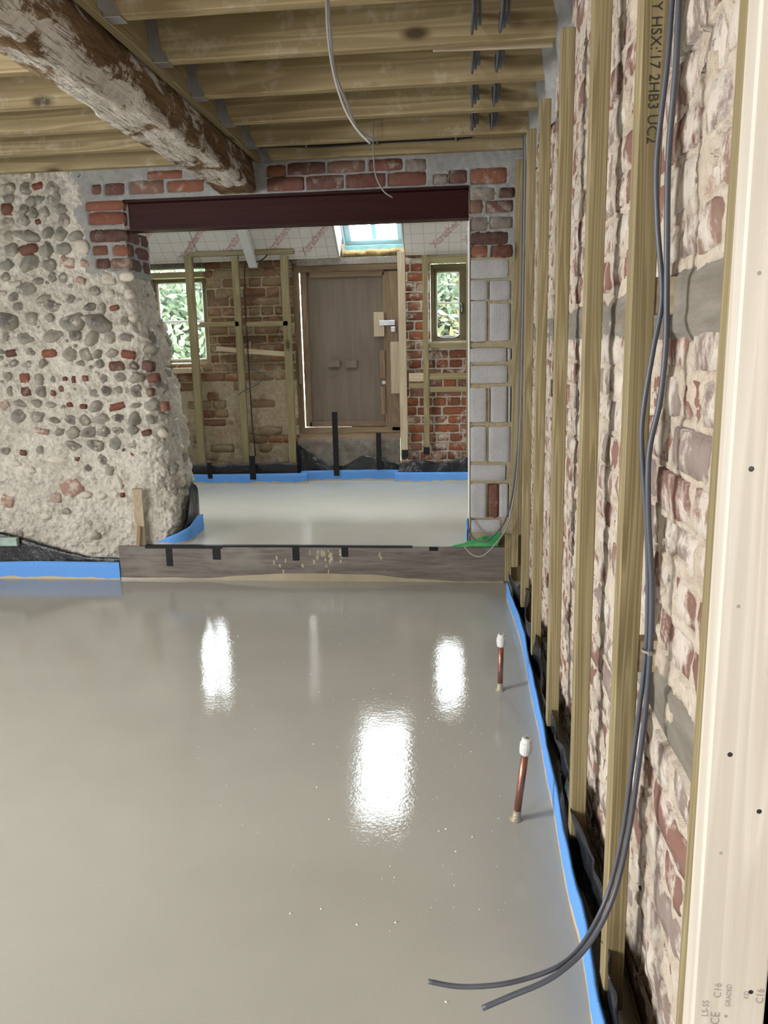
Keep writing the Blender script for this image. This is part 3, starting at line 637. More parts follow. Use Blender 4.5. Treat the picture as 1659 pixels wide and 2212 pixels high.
JY = [2.575, 2.965, 3.36, 3.745, 4.14, 4.452]
jl = ['joist cut by the top edge of the photo, right of the old beam', 'wide bright joist second from the top, right of the old beam', 'third joist from the top with a dark resin streak',
      'fourth joist from the top, right of the old beam', 'joist one short of the brick wall, right of the old beam', 'last joist tight against the brickwork over the steel beam']
hl = ['nearest joist hanger at the top edge of the photo', 'second nearest joist hanger below the wide bright joist', 'third nearest joist hanger on the ledger', 'fourth nearest joist hanger on the ledger',
      'second farthest joist hanger on the ledger', 'farthest joist hanger beside the end of the old beam']
for y, l, hlb in zip(JY, jl, hl):
    tag(solid('floor_joist', box(-1.078, WX + 0.005, y - 0.047, y, 2.33, 2.55, 0.003), M['joist']), 'treated timber ' + l, 'joist', 'joists of the right bay')
    h = thing('joist_hanger', (-1.05, y - 0.023, 2.326))
    solid('seat', box(-1.080, -1.028, y - 0.051, y + 0.004, 2.3245, 2.3285, 0.0005), M['galv'], h)
    for s_, a, b in ((0, y - 0.0515, y - 0.0485), (1, y + 0.0015, y + 0.0045)):
        pr_ = [(-1.080, 2.326), (-1.028, 2.326), (-1.030, 2.345), (-1.046, 2.365), (-1.052, 2.40), (-1.058, 2.49), (-1.080, 2.50)]
        v = [(x_, a, z_) for x_, z_ in pr_] + [(x_, b, z_) for x_, z_ in pr_]; n = len(pr_)
        f = [tuple(range(n)), tuple(range(2 * n - 1, n - 1, -1))] + [(i, i + n, (i + 1) % n + n, (i + 1) % n) for i in range(n)]
        solid('side_plate', (v, f), M['galv'], h)
    solid('flange', join(box(-1.0815, -1.0795, y - 0.085, y - 0.050, 2.34, 2.50, 0), box(-1.0815, -1.0795, y + 0.003, y + 0.038, 2.34, 2.50, 0)), M['galv'], h)
    tag(h, 'galvanised ' + hlb, 'hanger', 'joist hangers on the ledger')
for y, l in zip([2.98, 3.376, 3.74, 4.10, 4.452], ['uppermost joist left of the old beam, mostly hidden by it', 'second joist left of the old beam, with pencil marks', 'third joist left of the old beam, with a knot at its lower edge',
                                             'fourth joist left of the old beam', 'lowest joist left of the old beam, above the flint wall']):
    tag(solid('floor_joist', box(-4.2, -1.335, y - 0.047, y, 2.33, 2.55, 0.003), M['joist']), 'treated timber ' + l, 'joist', 'joists of the left bay')

# ------------------------------------------------------------------ battens on the right wall
bat = [(1.360, 1.405, 0.038, 2.545, 'nearest free-standing batten, stamped with black lettering'), (1.862, 1.905, 0.075, 2.545, 'second nearest batten, dark at the top'), (2.455, 2.50, 0.09, 2.195, 'third nearest batten, with a knot half way up'),
       (3.085, 3.125, 0.085, 2.19, 'fourth nearest batten, ending short at the floor'), (3.70, 3.74, 0.085, 2.245, 'fifth nearest batten, brown stained low down'), (4.36, 4.40, 0.10, 2.265, 'farthest batten, beside the block pier')]
for i, (a, b, z0, z1, l) in enumerate(bat):
    x0 = 0.270 if i < 5 else 0.262
    o = tag(solid('wall_batten', box(x0, x0 + 0.038, a, b, z0, z1), M['treated_z']), 'treated timber ' + l, 'batten', 'upright battens along the right wall')
    for zz in ((0.78, 1.405) if i == 0 else ()):
        solid('packer', box(x0 + 0.0385, WX + 0.004, a + 0.006, b - 0.004, zz - 0.03, zz + 0.03), M['pale_x'], o)
tag(solid('wall_batten', box(0.317, 0.340, 1.002, 1.050, 0.0, 2.545), M['treated_z']), 'treated timber batten tight against the wall beside the bright doorway post', 'batten')
post = tag(solid('doorway_post', box(0.309, 0.404, 0.952, 0.994, 0.0, 2.545, 0.003), M['spruce']), 'bright planed softwood post at the right edge of the photo', 'post')
# screw heads and holes in the post
for px_, py_, big in ((1623, 1013, 1), (1577, 1630, 1), (1640, 1753, 1), (1557, 1843, 0), (1640, 590, 0), (1595, 1310, 0), (1622, 2143, 1), (1568, 2195, 0)):
    p = at(px_, py_, Y=0.952); r = 0.0042 if big else 0.003
    solid('screw' if big else 'dimple', lathe([(r * 0.3, 0.0004), (r * 0.75, 0.0002), (r, -0.0006)], p, (0, -1, 0), 10), M['dark_iron'] if big else M['ink_faint'], post)

def letters(txt, size, mat, parent, origin, ex, ey, outline=0.0, align='LEFT', name='lettering'):
    """flat print: characters laid on a face, ex along the line of writing, ey up the letters"""
    c = bpy.data.curves.new('t', 'FONT'); c.body = txt; c.size = size; c.align_x = align
    if outline: c.fill_mode = 'NONE'; c.bevel_depth = outline; c.bevel_resolution = 0
    c.resolution_u = 3
    t = bpy.data.objects.new('t', c); COL.objects.link(t); dg = bpy.context.evaluated_depsgraph_get(); dg.update()
    me = bpy.data.meshes.new_from_object(t.evaluated_get(dg)); bpy.data.objects.remove(t); bpy.data.curves.remove(c)
    ex, ey = V(ex).normalized(), V(ey).normalized(); ez = ex.cross(ey)
    v = [V(origin) + ex * q.co.x + ey * q.co.y + ez * (q.co.z * (0.2 if outline else 1)) for q in me.vertices]; f = [tuple(p.vertices) for p in me.polygons]
    bpy.data.meshes.remove(me); return solid(name, (v, f), mat, parent)
near_b = [o for o in COL.objects if o.name == 'wall_batten'][0]
p = at(1405, 2, Y=1.360)
letters("Y HSX:'17 2HB3 UC2", 0.0225, M['ink'], near_b, (0.2835, 1.3593, at(1400, 4, Y=1.36).z), (0, 0, -1), (1, 0, 0))
for txt, px_, py_, sz in (('C16', 1557, 2156, 0.014), ('C16', 1648, 2168, 0.014), ('LS-SS', 1529, 2196, 0.012), ('CE', 1553, 2214, 0.017), ('GRADED', 1577, 2175, 0.009), ('KD', 1616, 2158, 0.009)):
    p = at(px_, py_, Y=0.952); letters(txt, sz, M['ink_faint'], post, (p.x, 0.9514, p.z), (0, 0, 1), (-1, 0, 0))

# ------------------------------------------------------------------ edge strips and membranes
def ribbon(path, z0, z1, thick, wig=0.0, seed=0, n=6, rows=5, zwig=0.0, lean=0.0, z1b=None):
    P = smooth_path([(a, b, 0) for a, b in path], n); m_ = len(P); acc = [0.0]
    for i in range(1, m_): acc.append(acc[-1] + (P[i] - P[i - 1]).length)
    acc = np.array(acc); P2 = np.array([(p.x, p.y) for p in P]); T = np.gradient(P2, axis=0); T /= np.maximum(1e-6, np.linalg.norm(T, axis=1))[:, None]; Nn = np.stack([T[:, 1], -T[:, 0]], 1)
    top = np.interp(acc / acc[-1], np.linspace(0, 1, len(z1)), z1) if hasattr(z1, '__len__') else np.full(m_, z1)
    top = top + zwig * vnoise(acc / 0.12, acc * 0, seed + 5, 3)
    F_, B_ = [], []
    for j in range(rows):
        k = j / (rows - 1); zz = z0 + (top - z0) * k; off = wig * vnoise(acc / 0.10, np.full(m_, k * 2.2), seed, 4) * (0.35 + 0.65 * k) + lean * k
        F_.append(np.stack([P2[:, 0] + Nn[:, 0] * off, P2[:, 1] + Nn[:, 1] * off, zz], -1)); B_.append(np.stack([P2[:, 0] + Nn[:, 0] * (off + thick), P2[:, 1] + Nn[:, 1] * (off + thick), zz], -1))
    return grid(None, None, np.stack(F_ + B_[::-1]))
ed = [(1097, 1258), (1103, 1275), (1119, 1318), (1134, 1370), (1150, 1450), (1169, 1530), (1184, 1610), (1204, 1700), (1220, 1790), (1241, 1890), (1262, 1960), (1280, 2060), (1292, 2140)]
pr_ = [at(a, b, Z=0.092) for a, b in ed]; pathR = [(p.x, p.y) for p in pr_] + [(0.262, 1.22), (0.262, 1.0)]
tag(solid('edge_strip', ribbon(pathR, -0.01, 0.092, 0.008, 0.004, 3, 5, zwig=0.012), M['blue_foam_low'], None, True), 'wavy blue foam edge strip along the foot of the right wall', 'foam strip')
tag(solid('edge_strip', ribbon([(-4.2, 4.398), (-3.2, 4.398), (-2.6, 4.400), (-2.072, 4.398)], -0.01, [0.095, 0.098, 0.10, 0.112, 0.108], 0.008, 0.002, 8), M['blue_foam_low'], None, True), 'bright blue foam edge strip below the flint wall', 'foam strip')
memR = [(x + 0.034 + 0.012 * math.sin(y * 9), y) for x, y in pathR]
tag(solid('damp_membrane', ribbon(memR, 0.0, 0.155, 0.002, 0.030, 12, 7, 7, zwig=0.06, lean=0.012), M['polythene'], None, True), 'crumpled black polythene turned up behind the strip along the right wall', 'membrane')
zz = [at(a, b, Y=4.43).z for a, b in ((-60, 1152), (10, 1146), (40, 1158), (110, 1180), (190, 1202), (258, 1203))]
tag(solid('damp_membrane', ribbon([(-4.15, 4.415), (-3.3, 4.415), (-2.7, 4.41), (-2.4, 4.418), (-2.074, 4.412)], 0.0, list(np.interp(np.linspace(-4.15, -2.074, 40), [-4.15, -3.6, -3.2, -2.95, -2.80, -2.71, -2.50, -2.27, -2.07], [0.20, 0.24, 0.22, 0.28] + zz[1:])), 0.002, 0.012, 15, 14, 8), M['polythene'], None, True), 'black polythene sheet rising to a hump below the flint wall', 'membrane')
tag(solid('timber_offcut', box(-2.95, at(40, 1170, Y=4.39).x, 4.37, 4.40, at(0, 1178, Y=4.39).z, at(0, 1160, Y=4.39).z), M['knot_bare']), 'teal stained timber offcut across the black sheet at the left edge', 'offcut')

# step board
bd = thing('shuttering_board', (-0.92, 4.41, 0))
solid('panel', box(-2.070, 0.226, 4.398, 4.412, 0.0, 0.208, 0.001), M['vinyl'], bd)
solid('backing_timber', box(-2.05, 0.22, 4.413, 4.424, 0.0, 0.200, 0.001), M['treated_x'], bd)
for a, b, c, d in ((357, 374, 1180, 1223), (458, 477, 1180, 1209), (631, 647, 1180, 1211), (737, 752, 1180, 1203), (927, 946, 1180, 1190)):
    p, q = at(a, c, Y=4.396), at(b, d, Y=4.396)
    solid('tape_tab', box(p.x, q.x, 4.3955, 4.3975, q.z, 0.2095, 0.0003), M['tape'], bd)
for a, b, t0, t1 in ((313, 480, 0.194, 0.212), (480, 700, 0.203, 0.213), (700, 890, 0.203, 0.212)):
    solid('tape_edge', box(at(a, 1180, Y=4.396).x, at(b, 1180, Y=4.396).x, 4.3952, 4.424, t0, t1, 0.0005), M['tape'], bd)
rs = random.Random(8); sv, sf = [], []
def blob(c, rx, rz_, y, n=10):
    b = len(sv); sv.append(V((c[0], y - 0.0015, c[1])))
    for k in range(n): a = 6.283 * k / n; q = rs.uniform(.7, 1.2); sv.append(V((c[0] + rx * q * math.cos(a), y, c[1] + rz_ * q * math.sin(a))))
    for k in range(n): sf.append((b, b + 1 + k, b + 1 + (k + 1) % n))
for k in range(26):
    p = at(rs.gauss(700, 26), 1190 + abs(rs.gauss(0, 18)), Y=4.397); blob((p.x, min(0.2, p.z)), rs.uniform(.004, .010), rs.uniform(.008, .022), 4.3974)
for a, b in ((592, 1215), (605, 1222), (617, 1212), (598, 1205), (612, 1235), (820, 1198), (823, 1206)): p = at(a, b, Y=4.397); blob((p.x, p.z), .006, .016, 4.3974)
for k in range(70): p = at(rs.uniform(270, 1080), rs.uniform(1190, 1250), Y=4.397); blob((p.x, p.z), .002, .002, 4.3974, 5)
solid('screed_splashes', (sv, sf), M['splash'], bd)['kind'] = 'stuff'
lip = ribbon([(-2.07, 4.3965), (-1.2, 4.3965), (-0.4, 4.3965), (0.22, 4.3965)], 0.0, [0.012, 0.014, 0.012, 0.03, 0.042, 0.046, 0.04, 0.02, 0.006, 0.006], 0.001, 0.0, 4, 10, 2, zwig=0.006)
solid('screed_smear', lip, M['splash'], bd)
tag(bd, 'grey wood-grain board shuttering the step, taped and splashed with screed', 'board')
tag(solid('floor_batten', box(0.226, 0.262, 4.375, 4.41, 0.012, 0.285), M['treated_z']), 'short treated timber upright at the right end of the shuttering board', 'offcut')
# loose timbers against the flint wall
a, b = at(286, 1055, Y=4.42), at(296, 1180, Y=4.41)
tag(solid('leaning_stake', bar((b.x + 0.02, 4.425, 0.205), (a.x + 0.035, 4.40, at(296, 1055, Y=4.41).z), 0.055, 0.032, (0.45, -1, 0)), M['pale_z']), 'pale timber stake leaning on the flint wall above the step', 'stake')
tag(solid('timber_wedge', bar((at(299, 1180, Y=4.39).x, 4.388, 0.211), (at(302, 1140, Y=4.39).x, 4.388, at(302, 1137, Y=4.39).z), 0.022, 0.012, (0, -1, 0)), M['brown_z']), 'short dark wedge standing in front of the leaning stake', 'wedge')
# strip and sheet wrapped round the broken wall end
p1, p2, p3 = at(352, 1172, Y=4.46), at(400, 1150, Z=0.30), at(428, 1135, Z=0.27)
tag(solid('edge_strip', ribbon([(-1.86, 4.432), (-1.76, 4.442), (-1.70, 4.48), (-1.665, 4.55), (-1.675, 4.66), (-1.68, 4.80)], 0.195, [0.215, 0.26, 0.29, 0.315, 0.33, 0.32], 0.008, 0.006, 2, 8), M['blue_foam_high'], None, True), 'blue foam strip curled round the broken end of the flint wall', 'foam strip')
tag(solid('damp_membrane', ribbon([(-1.72, 4.50), (-1.693, 4.57), (-1.70, 4.68), (-1.705, 4.82)], 0.2, [0.26, 0.40, 0.55, 0.46], 0.002, 0.018, 21, 10, 8, zwig=0.05), M['polythene'], None, True), 'torn black polythene tucked behind the strip at the flint wall end', 'membrane')
# green sheet at the block pier
gp = [[at(a, b, Y=c) for a, b, c in r] for r in ([(968, 1178, 4.42), (1000, 1172, 4.42), (1040, 1160, 4.42), (1084, 1150, 4.42)], [(975, 1180, 4.40), (1010, 1178, 4.385), (1045, 1173, 4.38), (1080, 1166, 4.385)], [(990, 1181, 4.392), (1020, 1181, 4.385), (1050, 1181, 4.38), (1074, 1180, 4.385)])]
rows = [smooth_path(r, 6) for r in gp]; gv, gf = grid(None, None, np.array([[tuple(q) for q in r] for r in rows]))
tag(solid('green_sheet', (gv, gf), M['green_sheet'], None, True), 'bright green plastic sheet tucked at the foot of the block pier', 'sheet')
tag(solid('edge_strip', ribbon([(0.012, 4.44), (0.006, 4.56), (0.012, 4.75)], 0.195, [0.305, 0.315, 0.30], 0.008, 0.003, 6), M['blue_foam_high'], None, True), 'blue foam strip against the left side of the block pier', 'foam strip')

# ------------------------------------------------------------------ copper pipes
for (bx, by, tx, ty, Y), l in (((1115, 1770, 1139, 1594, 2.058), 'nearer copper pipe stub leaning out of the wet screed'), ((1080, 1490, 1083, 1370, 2.935), 'farther copper pipe stub standing upright in the wet screed')):
    b = at(bx, by, Z=0.0); t = at(tx, ty, Y=b.y); d = (t - b).normalized(); L = (t - b).length; r = 0.0105
    P = thing('pipe_stub', b)
    solid('tube', lathe([(r, -0.02), (r, L - 0.035)], b, d), M['copper'], P, True)
    solid('screed_collar', lathe([(r + 0.010, 0.0), (r + 0.004, 0.004), (r + 0.0015, 0.012), (r + 0.0008, 0.030)], b, d), M['splash'], P, True)
    cap = solid('cap', lathe([(r + 0.001, L - 0.052), (r + 0.0055, L - 0.047), (r + 0.0075, L - 0.030), (r + 0.0075, L - 0.016), (r + 0.0045, L - 0.013), (r + 0.0045, L - 0.004), (r + 0.002, L)], b, d, 16), M['plastic_white'], P)
    solid('ring', lathe([(0.0062, L), (0.0062, L + 0.0012), (0.003, L + 0.0012), (0.003, L)], b, d, 14), M['cable_pale'], cap)
    tag(P, l + ', white push-fit cap', 'pipe', 'capped pipe stubs')

# ------------------------------------------------------------------ cables
def cable(name, pts, r, mat, label, cat='cable', flat=1.0, group=None):
    return tag(solid(name, tube(pts, r, 8, 6, flat), M[mat], None, True), label, cat, group)
CA = [(1456, -40, 1.27), (1452, 0, 1.27), (1440, 150, 1.27), (1419, 340, 1.28), (1420, 480, 1.28), (1430, 640, 1.28), (1412, 750, 1.28), (1392, 870, 1.28), (1386, 960, 1.28), (1396, 1120, 1.28), (1400, 1260, 1.28), (1396, 1400, 1.28), (1380, 1540, 1.28),
      (1362, 1680, 1.28), (1345, 1800, 1.28), (1318, 1915, 1.27), (1290, 1985, 1.25), (1250, 2050, 1.22), (1205, 2088, 1.19), (1140, 2113, 1.17), (1070, 2128, 1.15), (990, 2131, 1.15), (925, 2120, 1.15)]
CB = [(1470, -40, 1.265), (1467, 0, 1.265), (1460, 150, 1.265), (1444, 340, 1.275), (1441, 520, 1.275), (1440, 640, 1.275), (1438, 750, 1.275), (1425, 870, 1.275), (1402, 980, 1.275), (1401, 1120, 1.272), (1408, 1260, 1.27), (1405, 1400, 1.27), (1394, 1540, 1.27),
      (1376, 1680, 1.27), (1358, 1800, 1.27), (1332, 1915, 1.255), (1302, 1990, 1.235), (1262, 2052, 1.21), (1215, 2096, 1.18), (1170, 2124, 1.16), (1105, 2151, 1.14), (1042, 2178, 1.13)]
cable('power_cable', [at(a, b, Y=c) for a, b, c in CA], 0.0042, 'cable_grey', 'thick grey cable down the right wall, its curled end reaching farther over the floor')
cable('power_cable', [at(a, b, Y=c) for a, b, c in CB], 0.0046, 'cable_grey', 'thick grey cable down the right wall, its straighter end nearer the camera')
p = at(1401, 1406, Y=1.274); tv = []
tag(solid('cable_tie', join(lathe([(0.0112, -0.002), (0.0118, 0), (0.0112, 0.002)], p, (0.05, 0, 1), 14), box(p.x - 0.004, p.x + 0.003, p.y - 0.0155, p.y - 0.010, p.z - 0.003, p.z + 0.004, 0.0005)), M['cable_pale']), 'small grey tie holding the two thick cables together', 'cable tie')
pc = [(704, -40), (705, 0), (708, 70), (719, 150), (741, 225), (768, 275), (800, 310)]
cable('pendant_cable', [at(a, b, Y=2.49) for a, b in pc], 0.0042, 'cable_pale', 'grey cable tail hanging from the joists, left strand of the twisted pair')
pc = [(708, -40), (709, 0), (714, 70), (722, 150), (748, 220), (773, 278), (804, 302)]
cable('pendant_cable', [at(a, b, Y=2.502) for a, b in pc], 0.0042, 'cable_pale', 'grey cable tail hanging from the joists, right strand of the twisted pair')
cable('thin_cable', [at(a, b, Y=4.05) for a, b in ((806, 245), (806, 300), (807, 340), (812, 380), (828, 412), (848, 427))], 0.0036, 'cable_pale', 'thin brown-grey cable dangling in front of the steel beam')
bc = cable('clipped_cable', [(p.x, 4.397, p.z) for p in (at(a, b, Y=4.397) for a, b in ((560, 318), (610, 317), (700, 316), (800, 309), (900, 304), (985, 300), (1020, 296)))], 0.0055, 'cable_black', 'black cable clipped along the last joist before the brickwork')
for a, b in ((662, 317), (815, 309), (985, 301)):
    p = at(a, b, Y=4.395); solid('clip', box(p.x - 0.005, p.x + 0.005, 4.388, 4.404, p.z - 0.009, p.z + 0.009, 0.001), M['cable_pale'], bc)
for (px_, py_), nm in (((1027, 36), 'left'), ((1085, 36), 'right')):
    X = at(px_, py_, Y=2.915).x
    for k in range(3):
        pts = []
        for i, y in enumerate(JY[:5]):
            pts += [(X + 0.006 * (k - 1), y - 0.05, 2.412), (X + 0.005 * (k - 1), y, 2.412)]
            if i < 4: ym = (y + JY[i + 1]) / 2 - 0.02; pts.append((X + 0.013 * (k - 1) + 0.004 * i, ym, 2.300 + 0.014 * k + 0.008 * (i % 2)))
        cable('joist_cable', pts, 0.0048, 'cable_grey', 'grey cable sagging through the joists in the %s bundle of three' % nm, group='%s bundle of cables through the joists' % nm)
DC = [[(1100, 240, 4.32), (1122, 252, 4.30), (1131, 300, 4.28), (1130, 420, 4.27), (1127, 600, 4.26), (1124, 760, 4.26), (1122, 900, 4.26), (1113, 1020, 4.26), (1102, 1090, 4.26), (1085, 1135, 4.27), (1055, 1165, 4.29), (1030, 1168, 4.32), (1014, 1150, 4.36), (1011, 1120, 4.42)],
      [(1105, 236, 4.31), (1127, 256, 4.29), (1134, 310, 4.27), (1133, 420, 4.26), (1130, 600, 4.25), (1127, 760, 4.25), (1124, 900, 4.25), (1116, 1030, 4.25), (1104, 1105, 4.25), (1092, 1145, 4.25), (1066, 1180, 4.26), (1042, 1201, 4.27), (1020, 1198, 4.29), (1003, 1181, 4.32)]]
cable('drop_cable', [at(a, b, Y=c) for a, b, c in DC[0]], 0.0050, 'cable_grey', 'dark cable down beside the block pier, looping back over the green sheet')
cable('drop_cable', [at(a, b, Y=c) for a, b, c in DC[1]], 0.0042, 'cable_pale', 'pale-ended cable down beside the block pier, looping below the green sheet')
tag(solid('timber_lath', bar(at(935, 106, Y=3.02), at(1195, 96, Y=3.02), 0.012, 0.018), M['pale_x']), 'thin pale lath lying across under the second joist', 'lath')

# grit floating on the screed
rs = random.Random(3); gv, gf = [], []
for k in range(150):
    a, b = rs.choice(((rs.gauss(840, 150), rs.gauss(1830, 130)), (rs.uniform(380, 1180), rs.uniform(1300, 1800)), (rs.gauss(970, 60), rs.gauss(1540, 50))))
    p = at(a, b, Z=0.0)
    if p.x > 0.2 or p.y < 1.2 or p.y > 4.35: continue
    r = rs.choice((0.0012, 0.0016, 0.002, 0.0028)); q = len(gv); gv += [V((p.x - r, p.y - r, 0)), V((p.x + r, p.y - r * .6, 0)), V((p.x + r * .5, p.y + r, 0)), V((p.x - r * .8, p.y + r * .7, 0)), V((p.x, p.y, r * 1.1))]
    gf += [(q, q + 1, q + 4), (q + 1, q + 2, q + 4), (q + 2, q + 3, q + 4), (q + 3, q, q + 4)]
tag(solid('grit_specks', (gv, gf), M['white_paint']), 'white specks of grit scattered over the wet screed', 'grit', None, 'stuff')

# ------------------------------------------------------------------ the room beyond: far wall
wall_b = tag(thing('wall_back', (-1.3, BY, 0.2)), 'old brick far wall with two small windows and a boarded door', None, None, 'structure')
DO = (-1.46, -0.555, 0.36, 2.06); WLo = (-2.80, at(450, 700, Y=BY).x, 1.235, 2.075); WRo = (at(929, 650, Y=BY).x, 0.06, 1.385, 2.06)
openings = [DO, WLo, WRo]
rects = []; z = 0.22; c = 0
while z < 2.16:
    h = 0.066 + rng.uniform(-.003, .003); x = -3.2 - rng.uniform(0, .12)
    while x < 0.38:
        L = rng.choice((0.212, 0.212, 0.104)) + rng.uniform(-.006, .006) if x < -1.4 else (0.212 if c % 2 else 0.104) + rng.uniform(-.005, .005)
        segs = [(x, x + L)]
        for o in openings:
            if z + h > o[2] and z < o[3]:
                new = []
                for a, b in segs:
                    if b <= o[0] or a >= o[1]: new.append((a, b))
                    else:
                        if a < o[0] - 0.03: new.append((a, o[0] - 0.004))
                        if b > o[1] + 0.03: new.append((o[1] + 0.004, b))
                segs = new
        for a, b in segs:
            drop = a < -1.5 and z < 1.05 and rng.random() < 0.55
            if b > -2.85 and not drop and not (z + h > 2.055 and a > -1.5 and a < -0.33): rects.append((a, b, z, z + h))
        x += L + 0.012
    z += h + 0.013; c += 1
for a, b, c_, d in rects: brick(wall_b, 'brick_old' if a < -1.0 else 'brick_orange', a, b, c_, d, BY - 0.004 + rng.uniform(-.006, .004))
def place_b(u, v, d): return np.stack([u, BY + d + 0.012 * vnoise(u / 0.3, v / 0.3, 71, 3), v], -1)
L_ = [r for r in rects if r[0] < -1.0]; R_ = [r for r in rects if r[0] >= -1.0]
solid('brown_mortar', bed(L_, -3.3, -1.0, 0.1, 2.2, 0.012, place_b, 41, 0.0, 0.012, 0.03, 0.45, holes=openings), M['mortar_old'], wall_b, True)
solid('pale_mortar', bed(R_, -1.0, 0.41, 0.1, 2.2, 0.010, place_b, 43, 0.001, 0.008, 0.03, 0.50, holes=openings + [(-1.1, -0.35, 2.055, 2.3)]), M['mortar_bright'], wall_b, True)
cores = [(-3.45, WLo[0], 0.0, 2.2), (WLo[0], WLo[1], 0.0, WLo[2]), (WLo[0], WLo[1], WLo[3], 2.2), (WLo[1], DO[0], 0.0, 2.2), (DO[0], DO[1], 0.0, DO[2]), (DO[0], DO[1], DO[3], 2.075), (DO[1], WRo[0], 0.0, 2.075), (WRo[0], WRo[1], 0.0, WRo[2]), (WRo[0], WRo[1], WRo[3], 2.2), (WRo[1], 0.45, 0.0, 2.2)]
for a, b, c_, d in cores: solid('wall_core', box(a, b, BY + 0.045, BY + 0.32, c_, d, 0), M['mortar_bright'], wall_b)

# windows
def casement(name, label, x0, x1, z0, z1, gx0, gx1, gz0, gz1, bar_z, Y):
    w = tag(thing(name, ((x0 + x1) / 2, Y, z0)), label, None, None, 'structure')
    t = 0.035
    for a in ((x0, x0 + t, Y - 0.03, Y + 0.05, z0, z1), (x1 - t, x1, Y - 0.03, Y + 0.05, z0, z1), (x0 + t, x1 - t, Y - 0.03, Y + 0.05, z1 - t, z1), (x0 + t, x1 - t, Y - 0.03, Y + 0.05, z0, z0 + t)):
        solid('frame_member', box(*a), M['olive_paint'], w)
    for a in ((x0 + t, gx0, Y - 0.015, Y + 0.03, z0 + t, z1 - t), (gx1, x1 - t, Y - 0.015, Y + 0.03, z0 + t, z1 - t), (gx0, gx1, Y - 0.015, Y + 0.03, gz1, z1 - t), (gx0, gx1, Y - 0.015, Y + 0.03, z0 + t, gz0)):
        if a[1] - a[0] > 0.004 and a[5] - a[4] > 0.004: solid('sash_member', box(*a), M['olive_paint'], w)
    for a, b in ((gz0, bar_z), (bar_z, gz1)): solid('pane', box(gx0, gx1, Y + 0.008, Y + 0.012, a, b, 0), M['glass'], w)
    solid('glazing_bar', box(gx0, gx1, Y - 0.005, Y + 0.02, bar_z - 0.010, bar_z + 0.010, 0.003), M['white_paint'], w)
    for a in ((gx0, gx0 + 0.010, gz0, gz1), (gx1 - 0.010, gx1, gz0, gz1), (gx0, gx1, gz0, gz0 + 0.012), (gx0, gx1, gz1 - 0.010, gz1)):
        solid('glazing_bead', box(a[0], a[1], Y - 0.002, Y + 0.006, a[2], a[3], 0.001), M['white_paint'], w)
    return w
Yg = 7.05
p0, p1 = at(928, 572, Y=Yg), at(1012, 740, Y=Yg); g0, g1 = at(942, 588, Y=Yg), at(993, 727, Y=Yg)
w1 = casement('window_1', 'small olive casement window right of the boarded door', p0.x, 0.045, p1.z, p0.z, g0.x, g1.x, g1.z, g0.z, at(966, 655, Y=Yg).z, Yg)
hp = at(996, 655, Y=Yg - 0.03)
solid('handle', tube([hp, hp + V((0.012, -0.02, -0.02)), hp + V((0.012, -0.025, -0.06)), hp + V((0.002, -0.02, -0.085)), hp + V((-0.006, -0.02, -0.075))], 0.008), M['dark_iron'], w1, True)
solid('stay', tube([at(945, 728, Y=Yg - 0.04), at(965, 731, Y=Yg - 0.05), at(985, 729, Y=Yg - 0.05), at(992, 724, Y=Yg - 0.04)], 0.006), M['dark_iron'], w1, True)
p0, p1 = at(338, 590, Y=Yg), at(444, 790, Y=Yg); g0, g1 = at(340, 612, Y=Yg), at(421, 777, Y=Yg); g1.x = -2.315
w2 = casement('window_2', 'olive casement window half hidden by the flint wall end', -2.79, -2.245, p1.z, p0.z, g0.x, g1.x, g1.z, g0.z, at(385, 695, Y=Yg).z, Yg)
def tim(name, px0, py0, px1, py1, Y, d, mat, label, cat, parent=None, group=None):
    p, q = at(px0, py0, Y=Y), at(px1, py1, Y=Y); c0 = at(px0, py1, Y=Y); c1 = at(px1, py0, Y=Y)
    o = solid(name, box((p.x + c0.x) / 2, (q.x + c1.x) / 2, Y, Y + d, (q.z + c0.z) / 2, (p.z + c1.z) / 2), M[mat], parent)
    if label and parent is None: tag(o, label, cat, group)
    elif label: o['label'] = label
    return o
# framing in front of the far wall
FY = 6.70
tim('wall_stud', 413, 552, 429, 1000, FY, 0.04, 'treated_z', 'treated stud crossing the half hidden window', 'stud')
tim('wall_stud', 512, 552, 526, 1000, FY, 0.04, 'treated_z', 'treated stud in the middle of the framing left of the boarded door', 'stud')
tim('wall_stud', 615, 552, 631, 1000, FY, 0.04, 'treated_z', 'treated stud next to the left side of the boarded door', 'stud')
tim('wall_plate', 411, 541, 634, 551, FY, 0.045, 'treated_x', 'treated head plate across the framing left of the boarded door', 'plate')
tim('nogging', 431, 695, 516, 706, FY, 0.04, 'treated_x', 'treated nogging between the window stud and the middle stud', 'nogging')
tim('nogging', 532, 694, 622, 705, FY, 0.04, 'treated_x', 'treated nogging between the middle stud and the door side stud', 'nogging')
tag(solid('loose_batten', bar(at(468, 753, Y=6.765), at(628, 766, Y=6.765), 0.02, 0.042), M['pale_x']), 'pale batten slanting across behind the left framing', 'batten')
tag(solid('loose_batten', bar(at(540, 737, Y=6.80), at(541, 768, Y=6.80), 0.012, 0.03, (0, 1, 0)), M['pale_z']), 'short pale upright scrap behind the middle stud', 'batten')
tim('wall_stud', 862, 543, 878, 985, FY, 0.04, 'pale_z', 'pale new stud at the right side of the boarded door', 'stud')
tim('wall_stud', 914, 550, 926, 975, FY, 0.04, 'treated_z', 'treated stud left of the small right window', 'stud')
tim('wall_stud', 1007, 550, 1015, 985, FY, 0.04, 'treated_z', 'sliver of a treated stud beside the block pier, below the right window', 'stud')
tim('nogging', 883, 806, 915, 824, FY, 0.04, 'pale_x', 'pale upper nogging right of the pale new stud', 'nogging')
